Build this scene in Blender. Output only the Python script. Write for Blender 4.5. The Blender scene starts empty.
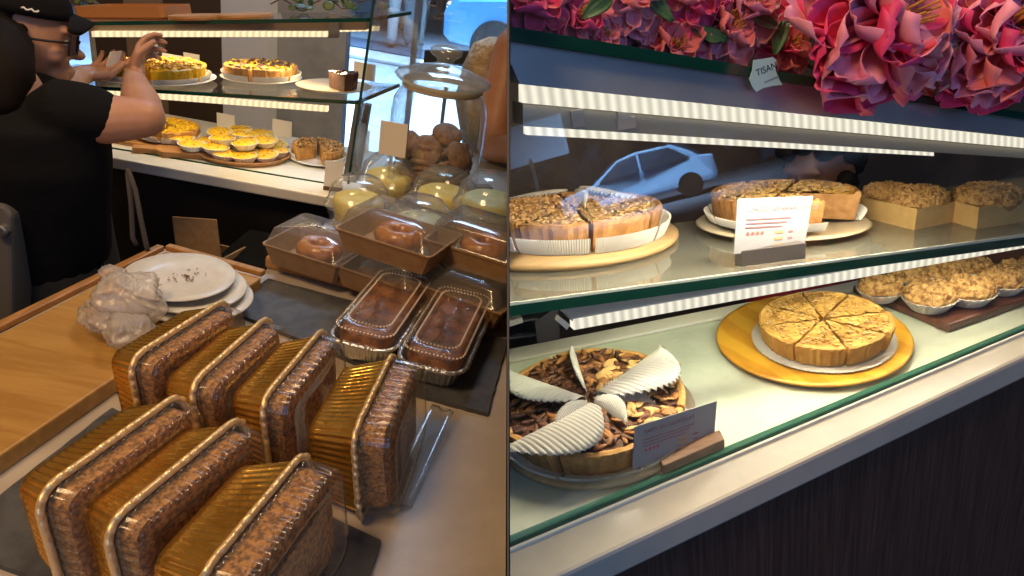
import bpy, bmesh, math, random
from math import pi, sin, cos, radians as rad
from mathutils import Vector, Matrix, noise
V = Vector
scn = bpy.context.scene
COL = scn.collection

# ------------------------------------------------------------------ camera, world, exposure
FPX = 700.0
CAMP = V((0, 0, 1.52))
def basis(d):
    d = V((d[0], -d[1], -d[2])).normalized()
    Z = -d; f = V((0, 0, -1)); Y = (f - Z * f.dot(Z)).normalized(); X = Y.cross(Z)
    return Matrix((X, Y, Z))                      # camera axes -> place axes
BL = basis((-254, 1400, 700))                     # the cake counter
BR = basis((254, 1500, 700))                      # the pie case
cam_d = bpy.data.cameras.new('camera'); cam_d.sensor_width = 36; cam_d.lens = FPX / 1024 * 36
cam_d.clip_start = 0.02; cam_d.clip_end = 200
cam = bpy.data.objects.new('camera', cam_d); COL.objects.link(cam)
cam.matrix_world = Matrix.Translation(CAMP) @ BL.to_4x4()
scn.camera = cam
SR = Matrix.Translation(CAMP) @ (BL @ BR.transposed()).to_4x4() @ Matrix.Translation(-CAMP)
scn.view_settings.view_transform = 'Standard'; scn.view_settings.look = 'None'
scn.view_settings.exposure = 0.0; scn.view_settings.gamma = 1.0; scn.view_settings.use_curve_mapping = False
scn.cycles.use_denoising = True
scn.cycles.max_bounces = 10; scn.cycles.transparent_max_bounces = 24; scn.cycles.glossy_bounces = 4
scn.cycles.diffuse_bounces = 3; scn.cycles.sample_clamp_indirect = 4
wd = bpy.data.worlds.new('world'); scn.world = wd; wd.use_nodes = True
wd.node_tree.nodes['Background'].inputs[0].default_value = (0.46, 0.52, 0.62, 1)
wd.node_tree.nodes['Background'].inputs[1].default_value = 0.07

AX = {}
def lamp(name, kind, loc, target, energy, color, size=0.5, size_y=None, half='L', **kw):
    ld = bpy.data.lights.new(name, kind); ld.energy = energy; ld.color = color
    if kind == 'AREA':
        ld.shape = 'RECTANGLE' if size_y else 'SQUARE'; ld.size = size
        if size_y: ld.size_y = size_y
    elif kind != 'SUN': ld.shadow_soft_size = size
    for k, v in kw.items(): setattr(ld, k, v)
    o = bpy.data.objects.new(name, ld); COL.objects.link(o)
    q = (V(target) - V(loc)).to_track_quat('-Z', 'Y')
    m = Matrix.LocRotScale(V(loc), q, None)
    if 'along' in AX: m = frame(loc, V(loc) - V(target), AX.pop('along'))
    o.matrix_world = SR @ m if half == 'R' else m
    return o
# warm ceiling lamps above the cake counter, daylight from the shop window beyond it
lamp('ceiling_lamp', 'AREA', (-0.9, -0.1, 2.7), (-0.25, 0.8, 0.92), 25, (1.0, 0.64, 0.32), 0.5)
lamp('ceiling_lamp', 'AREA', (0.0, 1.3, 2.7), (-0.2, 0.8, 0.92), 9, (1.0, 0.68, 0.36), 0.35)
lamp('window_daylight', 'AREA', (0.5, 4.2, 2.2), (-0.3, 1.4, 1.0), 4, (0.6, 0.78, 1.0), 1.6, 1.6)
lamp('street_daylight', 'AREA', (-0.6, 7.0, 6.0), (-0.2, 6.2, 0.0), 1150, (0.42, 0.66, 1.0), 4.0, spread=rad(75))
# daylight from the street behind the camera on the pie case, and a ceiling lamp
lamp('street_daylight', 'AREA', (0.9, -1.8, 1.9), (0.3, 0.8, 1.0), 17, (0.30, 0.52, 1.0), 1.6, 1.2, half='R')
lamp('ceiling_lamp', 'AREA', (0.8, 1.0, 2.6), (0.3, 0.9, 0.92), 5, (1.0, 0.86, 0.68), 0.6, half='R')

# ------------------------------------------------------------------ pixel helpers: where a sight line meets a plane of the place
def ray(h, x, y):
    r = V((x - 512, -(y - 288), -FPX)).normalized()
    return (BL if h == 'L' else BR) @ r
def hit(h, x, y, p, n):
    r = ray(h, x, y); n = V(n); t = (V(p) - CAMP).dot(n) / r.dot(n)
    return CAMP + r * t
def atz(h, x, y, z): return hit(h, x, y, (0, 0, z), (0, 0, 1))
def aty(h, x, y, Y): return hit(h, x, y, (0, Y, 0), (0, 1, 0))

# ------------------------------------------------------------------ mesh builder
class MB:
    def __init__(s): s.v = []; s.f = []; s.m = []; s.mi = 0
    def add(s, vs, fs):
        b = len(s.v); s.v += [V(p) for p in vs]; s.f += [tuple(b + i for i in f) for f in fs]; s.m += [s.mi] * len(fs); return s
    def box(s, c, d, rot=None):
        R = rot or Matrix.Identity(3); c = V(c)
        vs = [c + R @ V((sx * d[0] / 2, sy * d[1] / 2, sz * d[2] / 2)) for sx in (-1, 1) for sy in (-1, 1) for sz in (-1, 1)]
        return s.add(vs, [(0, 1, 3, 2), (4, 6, 7, 5), (0, 4, 5, 1), (2, 3, 7, 6), (0, 2, 6, 4), (1, 5, 7, 3)])
    def prism(s, pts, dv):                        # polygon pts extruded along dv
        pts = [V(p) for p in pts]; n = len(pts); dv = V(dv)
        return s.add(pts + [p + dv for p in pts], [tuple(range(n))[::-1], tuple(range(n, 2 * n))] + [(i, (i + 1) % n, n + (i + 1) % n, n + i) for i in range(n)])
    def loft(s, rings, cap0=True, cap1=True, close=True):
        n = len(rings[0]); vs = [p for r in rings for p in r]; fs = []
        for k in range(len(rings) - 1):
            for i in range(n if close else n - 1):
                j = (i + 1) % n; fs.append((k * n + i, k * n + j, (k + 1) * n + j, (k + 1) * n + i))
        if cap0: fs.append(tuple(range(n))[::-1])
        if cap1: fs.append(tuple((len(rings) - 1) * n + i for i in range(n)))
        return s.add(vs, fs)
    def lathe(s, prof, n=32, c=(0, 0, 0), cap0=True, cap1=True, fn=None):
        c = V(c); rings = []
        for r, z in prof:
            rings.append([c + V(((r + (fn(i, z) if fn else 0)) * cos(2 * pi * i / n), (r + (fn(i, z) if fn else 0)) * sin(2 * pi * i / n), z)) for i in range(n)])
        return s.loft(rings, cap0, cap1)
    def tube(s, pts, r, n=8, closed=False, cap=True):
        pts = [V(p) for p in pts]; N = len(pts); rings = []; up = V((0.13, 0.21, 0.97))
        for i, p in enumerate(pts):
            a = pts[(i - 1) % N] if closed or i > 0 else p
            b = pts[(i + 1) % N] if closed or i < N - 1 else p
            t = (b - a).normalized(); u = up - t * up.dot(t)
            if u.length < 1e-4: u = t.orthogonal()
            u.normalize(); w = t.cross(u); up = u
            rr = r[i] if isinstance(r, (list, tuple)) else r
            rings.append([p + (u * cos(2 * pi * k / n) + w * sin(2 * pi * k / n)) * rr for k in range(n)])
        if closed: rings.append(rings[0])
        return s.loft(rings, cap and not closed, cap and not closed)
    def chain(s, pts, radii, n=12, sx=1.0):       # capsule-like limb with round ends
        P = [V(p) for p in pts]; q = []; rr = []
        d = (P[0] - P[1]).normalized(); r0 = radii[0]
        for a in (0.98, 0.8, 0.45): q.append(P[0] + d * r0 * a); rr.append(r0 * math.sqrt(1 - a * a))
        for i, p in enumerate(P):
            q.append(p); rr.append(radii[i])
            if i < len(P) - 1: q.append((p + P[i + 1]) / 2); rr.append((radii[i] + radii[i + 1]) / 2)
        d = (P[-1] - P[-2]).normalized(); r1 = radii[-1]
        for a in (0.45, 0.8, 0.98): q.append(P[-1] + d * r1 * a); rr.append(r1 * math.sqrt(1 - a * a))
        return s.tube(q, rr, n)
    def ell(s, c, r, rot=None, n=16, m=10, fn=None):
        R = rot or Matrix.Identity(3); c = V(c); rings = []
        for j in range(1, m):
            th = pi * j / m; ring = []
            for i in range(n):
                ph = 2 * pi * i / n; d = V((sin(th) * cos(ph), sin(th) * sin(ph), -cos(th)))
                k = fn(d) if fn else 1.0
                ring.append(c + R @ V((d.x * r[0] * k, d.y * r[1] * k, d.z * r[2] * k)))
            rings.append(ring)
        return s.loft(rings)
    def xf(s, M, start=0):
        for i in range(start, len(s.v)): s.v[i] = M @ s.v[i]
        return s
    def build(s, name, mat, parent=None, smooth=False, bevel=0, label=None, half='L', clip=None):
        me = bpy.data.meshes.new(name); me.from_pydata([tuple(p) for p in s.v], [], s.f)
        for m in (mat if isinstance(mat, (list, tuple)) else [mat]): me.materials.append(m)
        if any(s.m):
            for p, k in zip(me.polygons, s.m): p.material_index = k
        bm = bmesh.new(); bm.from_mesh(me); bmesh.ops.recalc_face_normals(bm, faces=bm.faces); bm.to_mesh(me); bm.free()
        if smooth: me.shade_smooth()
        o = bpy.data.objects.new(name, me); COL.objects.link(o)
        if parent: o.parent = parent
        elif half == 'R': o.matrix_world = SR
        if bevel:
            b = o.modifiers.new('bevel', 'BEVEL'); b.width = bevel; b.segments = 2; b.limit_method = 'ANGLE'; b.angle_limit = rad(40)
        if label: o['label'] = label
        return o
CLOCK = ['twelve', 'one', 'two', 'three', 'four', 'five', 'six', 'seven', 'eight', 'nine', 'ten', 'eleven']
def hour(a):                                      # angle from +x, seen from above, as a clock hour (twelve = away from the camera)
    return CLOCK[int(round((pi / 2 - a) / (pi / 6))) % 12]
def tag(o, label, cat=None, group=None, kind=None):
    if label: o['label'] = label
    if cat: o['category'] = cat
    if group: o['group'] = group
    if kind: o['kind'] = kind
    return o
def frame(o_loc, n=(0, 0, 1), xdir=(1, 0, 0)):
    Z = V(n).normalized(); X = V(xdir); X = (X - Z * X.dot(Z)).normalized(); Y = Z.cross(X)
    m = Matrix((X, Y, Z)).transposed().to_4x4(); m.translation = V(o_loc); return m
def thing(name, label, cat, m, group=None, half='L'):
    o = bpy.data.objects.new(name, None); COL.objects.link(o); o.empty_display_size = 0.05
    M = m if isinstance(m, Matrix) else Matrix.Translation(V(m))
    o.matrix_world = SR @ M if half == 'R' else M
    return tag(o, label, cat, group)
KIDS = {}
def dup(root, m, label, group=None, half='L', cat=None):
    r = root.copy(); COL.objects.link(r)
    M = m if isinstance(m, Matrix) else Matrix.Translation(V(m))
    r.matrix_world = SR @ M if half == 'R' else M
    r['label'] = label
    if group: r['group'] = group
    for ch in kids(root):
        c = ch.copy(); COL.objects.link(c); c.parent = r
        for g in kids(ch):
            d = g.copy(); COL.objects.link(d); d.parent = c
    return r
def kids(o): return [c for c in bpy.data.objects if c.parent == o]
def rrect(a, b, r, n=5, z=0.0, seg=1):            # rounded rectangle half-sizes a, b
    pts = []
    for cx, cy, a0 in ((a - r, b - r, 0), (-a + r, b - r, 90), (-a + r, -b + r, 180), (a - r, -b + r, 270)):
        for k in range(n + 1):
            t = rad(a0 + 90 * k / n); pts.append(V((cx + r * cos(t), cy + r * sin(t), z)))
    if seg > 1:
        out = []
        for i, p in enumerate(pts):
            q = pts[(i + 1) % len(pts)]; L = (q - p).length; m = max(1, int(round(L / seg))) if seg > 1 else 1
            out.append(p)
        return out
    return pts
def resample(pts, N):                             # even spacing round a closed outline
    d = [0]
    for i in range(len(pts)): d.append(d[-1] + (pts[(i + 1) % len(pts)] - pts[i]).length)
    T = d[-1]; out = []; j = 0
    for k in range(N):
        t = T * k / N
        while d[j + 1] < t: j += 1
        f = (t - d[j]) / max(1e-9, d[j + 1] - d[j]); out.append(pts[j].lerp(pts[(j + 1) % len(pts)], f))
    return out
def outline_n(pts):                               # outward normals in the xy plane
    out = []; N = len(pts)
    for i in range(N):
        t = pts[(i + 1) % N] - pts[i - 1]; out.append(V((t.y, -t.x, 0)).normalized())
    return out
# the divider plane: everything on one counter ends there
DIV_N = BL @ V((FPX, 0, -4)).normalized()         # points to the pie case side (camera x = -4/700 depth)
def clip(o, side, gap=0.0025):
    bpy.context.view_layer.update()
    dg = bpy.context.evaluated_depsgraph_get()
    for c in [o] + kids(o) + [g for k in kids(o) for g in kids(k)]:
        if c.type != 'MESH': continue
        mw = c.matrix_world
        if c.parent:
            mw = c.parent.matrix_world @ c.matrix_local
            if c.parent.parent: mw = c.parent.parent.matrix_world @ c.parent.matrix_local @ c.matrix_local
        inv = mw.inverted()
        if c.modifiers:
            me = bpy.data.meshes.new_from_object(c.evaluated_get(dg)); c.modifiers.clear(); c.data = me
        elif c.data.users > 1: c.data = c.data.copy()
        s = 1 if side == 'L' else -1
        co = inv @ (CAMP - DIV_N * gap * s); no = (inv.to_3x3() @ DIV_N).normalized() * s
        bm = bmesh.new(); bm.from_mesh(c.data)
        bmesh.ops.bisect_plane(bm, geom=bm.verts[:] + bm.edges[:] + bm.faces[:], plane_co=co, plane_no=no, clear_outer=True)
        es = [e for e in bm.edges if e.is_boundary and all(abs((v.co - co).dot(no)) < 1e-5 for v in e.verts)]
        if es: bmesh.ops.holes_fill(bm, edges=es, sides=0)
        bm.to_mesh(c.data); bm.free()
    return o

# ------------------------------------------------------------------ materials
def mat(name, color, rough=0.5, metal=0.0, spec=0.5, nscale=0, ncol=None, nlo=0.4, nhi=0.6, bump=0, bscale=None, detail=4, emit=0, coat=0, dist=0.01, sss=0, alpha=None, stretch=None, kind='noise', tex='Object'):
    m = bpy.data.materials.new(name); m.use_nodes = True; nt = m.node_tree; b = nt.nodes['Principled BSDF']
    b.inputs['Base Color'].default_value = (*color, 1); b.inputs['Roughness'].default_value = rough
    b.inputs['Metallic'].default_value = metal; b.inputs['Specular IOR Level'].default_value = spec
    if coat: b.inputs['Coat Weight'].default_value = coat; b.inputs['Coat Roughness'].default_value = 0.1
    if emit:
        b.inputs['Emission Color'].default_value = (*color, 1); b.inputs['Emission Strength'].default_value = emit
    if nscale or bump:
        tc = nt.nodes.new('ShaderNodeTexCoord'); mp = nt.nodes.new('ShaderNodeMapping'); nt.links.new(tc.outputs[tex], mp.inputs[0])
        if stretch: mp.inputs['Scale'].default_value = stretch
    if nscale and ncol:
        if kind == 'voronoi':
            n = nt.nodes.new('ShaderNodeTexVoronoi'); n.inputs['Scale'].default_value = nscale; out = n.outputs['Distance']
        elif kind == 'wave':
            n = nt.nodes.new('ShaderNodeTexWave'); n.inputs['Scale'].default_value = nscale; n.inputs['Distortion'].default_value = 3; n.inputs['Detail'].default_value = detail; out = n.outputs[1]
        else:
            n = nt.nodes.new('ShaderNodeTexNoise'); n.inputs['Scale'].default_value = nscale; n.inputs['Detail'].default_value = detail; n.inputs['Roughness'].default_value = 0.6; out = n.outputs[0]
        nt.links.new(mp.outputs[0], n.inputs['Vector'])
        cr = nt.nodes.new('ShaderNodeValToRGB'); cr.color_ramp.elements[0].position = nlo; cr.color_ramp.elements[1].position = nhi
        cr.color_ramp.elements[0].color = (*color, 1); cr.color_ramp.elements[1].color = (*ncol, 1)
        nt.links.new(out, cr.inputs[0]); nt.links.new(cr.outputs[0], b.inputs['Base Color'])
    if bump:
        n2 = nt.nodes.new('ShaderNodeTexNoise'); n2.inputs['Scale'].default_value = bscale or nscale; n2.inputs['Detail'].default_value = 5
        nt.links.new(mp.outputs[0], n2.inputs['Vector'])
        bp = nt.nodes.new('ShaderNodeBump'); bp.inputs['Strength'].default_value = bump; bp.inputs['Distance'].default_value = dist
        nt.links.new(n2.outputs[0], bp.inputs['Height']); nt.links.new(bp.outputs[0], b.inputs['Normal'])
    return m
def clear(name, tint=(0.95, 0.96, 0.97), haze=0.03, rough=0.06, f0=0.06, hazecol=(0.9, 0.9, 0.9), pw_=3.0):   # thin clear plastic or glass
    m = bpy.data.materials.new(name); m.use_nodes = True; nt = m.node_tree; nt.nodes.clear(); N = nt.nodes.new; L = nt.links.new
    out = N('ShaderNodeOutputMaterial'); tr = N('ShaderNodeBsdfTransparent'); tr.inputs[0].default_value = (*tint, 1)
    gl = N('ShaderNodeBsdfGlossy'); gl.inputs['Roughness'].default_value = rough
    lw = N('ShaderNodeLayerWeight'); lw.inputs[0].default_value = 0.5
    mr = N('ShaderNodeMapRange'); mr.inputs[3].default_value = f0; mr.inputs[4].default_value = 0.85
    pw = N('ShaderNodeMath'); pw.operation = 'POWER'; pw.inputs[1].default_value = pw_
    L(lw.outputs['Facing'], pw.inputs[0]); L(pw.outputs[0], mr.inputs[0])
    mx = N('ShaderNodeMixShader'); L(mr.outputs[0], mx.inputs[0]); L(tr.outputs[0], mx.inputs[1]); L(gl.outputs[0], mx.inputs[2])
    df = N('ShaderNodeBsdfDiffuse'); df.inputs[0].default_value = (*hazecol, 1)
    m2 = N('ShaderNodeMixShader'); m2.inputs[0].default_value = haze; L(mx.outputs[0], m2.inputs[1]); L(df.outputs[0], m2.inputs[2]); L(m2.outputs[0], out.inputs[0])
    return m
def led(name, color, strength, scale, dots=True):
    m = bpy.data.materials.new(name); m.use_nodes = True; nt = m.node_tree; nt.nodes.clear(); N = nt.nodes.new; L = nt.links.new
    out = N('ShaderNodeOutputMaterial'); em = N('ShaderNodeEmission'); em.inputs[0].default_value = (*color, 1); em.inputs[1].default_value = strength
    if dots:
        tc = N('ShaderNodeTexCoord'); w = N('ShaderNodeTexWave'); w.inputs['Scale'].default_value = scale; L(tc.outputs['Object'], w.inputs['Vector'])
        mr = N('ShaderNodeMapRange'); mr.inputs[3].default_value = strength * 0.80; mr.inputs[4].default_value = strength * 1.25
        L(w.outputs[1], mr.inputs[0]); L(mr.outputs[0], em.inputs[1])
    L(em.outputs[0], out.inputs[0]); return m
M = dict(
  stone=mat('stone counter', (0.50, 0.44, 0.37), 0.32, nscale=6, ncol=(0.40, 0.345, 0.285), detail=8),
  marble=mat('white marble', (0.72, 0.70, 0.64), 0.22, nscale=5, ncol=(0.58, 0.57, 0.53), detail=10, nlo=0.45, nhi=0.75),
  slate=mat('slate', (0.05, 0.052, 0.058), 0.62, nscale=40, ncol=(0.075, 0.077, 0.083), bump=0.3, bscale=120, dist=0.002),
  bamboo=mat('bamboo', (0.44, 0.25, 0.065), 0.4, nscale=10, ncol=(0.35, 0.18, 0.04), stretch=(0.7, 6, 6), detail=6),
  rimwood=mat('rim wood', (0.42, 0.21, 0.06), 0.45, nscale=14, ncol=(0.32, 0.15, 0.04), stretch=(6, 0.7, 6)),
  gold=mat('gold foil', (0.92, 0.56, 0.13), 0.24, 0.9, nscale=30, ncol=(0.78, 0.42, 0.08), bump=0.5, bscale=60, dist=0.003),
  goldrim=mat('gold foil rim', (0.92, 0.68, 0.36), 0.36, 0.6, bump=0.5, bscale=150, dist=0.003),
  silver=mat('silver foil', (0.72, 0.70, 0.66), 0.28, 0.95, bump=0.4, bscale=80, dist=0.003),
  loaf=mat('banana loaf', (0.42, 0.18, 0.05), 0.7, nscale=190, ncol=(0.12, 0.048, 0.015), nlo=0.40, nhi=0.60, bump=0.9, bscale=320, dist=0.003),
  loafside=mat('loaf side', (0.52, 0.28, 0.10), 0.6, nscale=220, ncol=(0.18, 0.095, 0.04), nlo=0.40, nhi=0.60, bump=0.9, bscale=340, dist=0.003),
  darkloaf=mat('dark loaf', (0.27, 0.11, 0.04), 0.5, nscale=30, ncol=(0.09, 0.034, 0.016), bump=0.6, bscale=90, dist=0.003),
  clear=clear('clear plastic', tint=(0.98, 0.94, 0.88), haze=0.02, rough=0.16, f0=0.035),
  clear2=clear('clear dome plastic', haze=0.07, rough=0.12),
  glass=clear('clear glass', (0.97, 0.985, 0.98), 0.006, 0.01, 0.05),
  jar=clear('jar glass', (0.95, 0.96, 0.95), 0.05, 0.05, 0.11),
  pane=clear('front glass', (0.97, 0.98, 0.98), 0.0, 0.0, 0.075, pw_=5.0),
  greenedge=mat('green glass edge', (0.005, 0.05, 0.035), 0.12, coat=0.5),
  kraft=mat('kraft board', (0.30, 0.18, 0.085), 0.75, nscale=60, ncol=(0.26, 0.15, 0.07)),
  kraftdark=mat('brown card box', (0.33, 0.20, 0.09), 0.8, nscale=60, ncol=(0.28, 0.165, 0.07)),
  white=mat('white paper', (0.80, 0.77, 0.72), 0.6, bump=0.15, bscale=80, dist=0.002),
  plate=mat('white stoneware', (0.66, 0.64, 0.58), 0.3, nscale=40, ncol=(0.60, 0.58, 0.52)),
  crumb=mat('crumbs', (0.22, 0.10, 0.03), 0.8),
  matte=mat('matte black board', (0.006, 0.006, 0.006), 0.9, spec=0.05),
  black=mat('black surface', (0.012, 0.011, 0.011), 0.5),
  blackcloth=mat('black cotton', (0.010, 0.010, 0.011), 0.95, spec=0.1, bump=0.3, bscale=14, dist=0.02),
  apron=mat('grey apron', (0.030, 0.031, 0.034), 0.85, nscale=9, ncol=(0.016, 0.016, 0.018), bump=0.4, bscale=12, dist=0.02),
  skin=mat('skin', (0.52, 0.27, 0.16), 0.5, nscale=12, ncol=(0.46, 0.22, 0.125)),
  hair=mat('dark hair', (0.010, 0.006, 0.004), 0.75, spec=0.15, bump=0.6, bscale=60, dist=0.004, stretch=(1, 1, 0.15)),
  steel=mat('brushed steel', (0.34, 0.35, 0.36), 0.35, 0.85),
  greypost=mat('grey aluminium', (0.30, 0.29, 0.28), 0.4, 0.6),
  ledwarm=led('warm led strip', (1.0, 0.78, 0.45), 1.1, 26),
  ledwhite=led('white led strip', (1.0, 0.92, 0.74), 1.0, 26),
  ceramic=mat('white ceramic', (0.78, 0.75, 0.68), 0.25),
  wood=mat('board wood', (0.50, 0.26, 0.09), 0.5, nscale=9, ncol=(0.38, 0.18, 0.055), stretch=(1, 7, 7)),
  darkwood=mat('dark wood', (0.13, 0.055, 0.028), 0.5, nscale=9, ncol=(0.08, 0.032, 0.018), stretch=(1, 7, 7)),
  yellow=mat('yellow custard', (0.86, 0.54, 0.015), 0.45, nscale=120, ncol=(0.66, 0.28, 0.01), nlo=0.5, nhi=0.68, bump=0.5, bscale=160, dist=0.002),
  crust=mat('baked crust', (0.62, 0.34, 0.10), 0.65, nscale=60, ncol=(0.47, 0.22, 0.055), bump=0.6, bscale=140, dist=0.003),
  card=mat('menu card', (0.80, 0.72, 0.60), 0.6),
  ink=mat('card ink', (0.12, 0.05, 0.05), 0.7),
)
# ================================================================== THE CAKE COUNTER (left of the divider)
random.seed(4)
ZC = 0.92
def L_(x, y, z=ZC): return atz('L', x, y, z)
def LY(x, y, Y): return aty('L', x, y, Y)
def poly(name, pts, z0, z1, m, half='L', parent=None, bevel=0.0, kind=None, label=None, cl=None):
    b = MB().prism([(p[0], p[1], z0) for p in pts], (0, 0, z1 - z0)); o = b.build(name, m, parent, bevel=bevel, half=half, label=label)
    if kind: o['kind'] = kind
    if cl: clip(o, cl)
    return o
# divider between the two counters: a thin upright board
def camw(x, y, z): return CAMP + BL @ V((x, y, -z))
b = MB(); t = 0.0007
def dv(z, y, s): return camw(-4 / FPX * z + s * t, y, z)
b.loft([[dv(0.5, -0.30, s), dv(0.5, 0.26, s), dv(7.5, 3.2, s), dv(7.5, -3.6, s)] for s in (-1, 1)])
b.build('partition', mat('divider board', (0.12, 0.11, 0.10), 0.8))['kind'] = 'structure'

# floor, counter, walls
poly('floor', [(-3.5, -0.6), (4, -0.6), (4, 2.55), (-3.5, 2.55)], -0.03, 0.0, mat('dark floor', (0.03, 0.027, 0.025), 0.5, nscale=6, ncol=(0.02, 0.018, 0.017)), kind='structure', cl='L')
wm_ = mat('warm wall paint', (0.42, 0.31, 0.20), 0.7)
def sbox(name, c, d, m, cl='L'):
    o = MB().box(c, d).build(name, m); o['kind'] = 'structure'; return clip(o, cl) if cl else o
sbox('wall_left', (-2.6, 0.85, 1.4), (0.06, 3.1, 2.9), wm_, None)
sbox('wall_front', (-1.43, -0.72, 1.4), (2.4, 0.06, 2.9), wm_, None)
sbox('ceiling', (-1.35, 0.8, 2.86), (2.6, 3.1, 0.06), mat('ceiling paint', (0.40, 0.32, 0.24), 0.8))
ct = thing('service_counter', 'pale stone service counter under the foil loaf tins and slates', 'counter', (-0.2, 0.8, 0))
cpts = [(-0.80, 0.15), (0.6, 0.15), (0.6, 2.10), (-0.30, 2.10), (-0.385, 2.0), (-0.392, 1.50), (-0.44, 1.22), (-0.445, 1.10), (-0.635, 1.13)]
poly('countertop', [(p[0] + 0.2, p[1] - 0.8) for p in cpts], ZC - 0.035, ZC, M['stone'], parent=ct, bevel=0.004)
poly('base_cabinet', [(-0.56, -0.6), (0.75, -0.6), (0.75, 1.15), (-0.15, 1.15), (-0.15, 0.34), (-0.40, 0.34)], 0.0, ZC - 0.0351, M['black'], parent=ct)
poly('low_shelf', [(-0.42, 0.375), (-0.17, 0.375), (-0.17, 0.66), (-0.42, 0.66)], 0.0, 0.83, M['matte'], parent=ct)
clip(ct, 'L')
# bamboo tray board with raised rim
far_l = L_(165, 251, 0.945); dL = V((0.062, 0.332, 0)).normalized(); dR = V((0.98, -0.17, 0)).normalized()
ln = far_l - dL * 0.72; far_r = far_l + dR * 0.185; near_r = far_r - V((0.035, 0.20, 0)).normalized() * 0.85
br = thing('bamboo_tray', 'large bamboo tray board holding the stack of plates', 'tray', (far_l + ln + far_r + near_r) / 4 - V((0, 0, 0.025)))
o0 = V(br.matrix_world.translation)
pts = [ln, near_r, far_r, far_l]
MB().prism([p - o0 - V((0, 0, 0.025)) for p in pts], (0, 0, 0.025)).build('board', M['bamboo'], br, bevel=0.003)
def rim(a, c, w=0.014, h=0.010):
    a = a - o0; c = c - o0; d = (c - a); n = V((-d.y, d.x, 0)).normalized() * w
    MB().prism([a, c, c - n, a - n], (0, 0, h)).build('rim', M['rimwood'], br, bevel=0.002)
rim(far_l, ln); rim(far_r, far_l)
MB().box(L_(38, 425, 0.9355) - o0 + V((-0.004, -0.0, 0.0)), (0.05, 0.004, 0.013), Matrix.Rotation(rad(-70), 3, 'Z')).build('hinge', M['steel'], br)

# slates
slm = M['slate']
def slate(pts, label, z=ZC):
    c = sum((p for p in pts), V((0, 0, 0))) / len(pts); c.z = z
    n = len(pts); out = []
    for i in range(n):                             # slightly chipped edges
        a, d = pts[i], pts[(i + 1) % n]; K = 14
        for k in range(K):
            p = a.lerp(d, k / K); out.append(V((p.x + random.uniform(-1, 1) * 0.0008, p.y + random.uniform(-1, 1) * 0.0008, z)) - c)
    o = MB().prism(out, (0, 0, 0.007)).build('slate_board', slm); o.matrix_world = Matrix.Translation(c)
    tag(o, label, 'slate board', 'slate boards on the counter'); return o
slate([L_(226, 312), L_(380, 376), L_(424, 323), L_(268, 282)], 'dark slate board lying behind the gold tins next to the plates')
clip(slate([L_(396, 392), L_(487, 417), L_(507, 343), L_(440, 327)], 'dark slate board under the right clear-lidded loaf'), 'L')
slate([L_(-60, 548), L_(330, 690), L_(381, 545), L_(112, 412)], 'grey slate board under the front row of gold tins')

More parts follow.
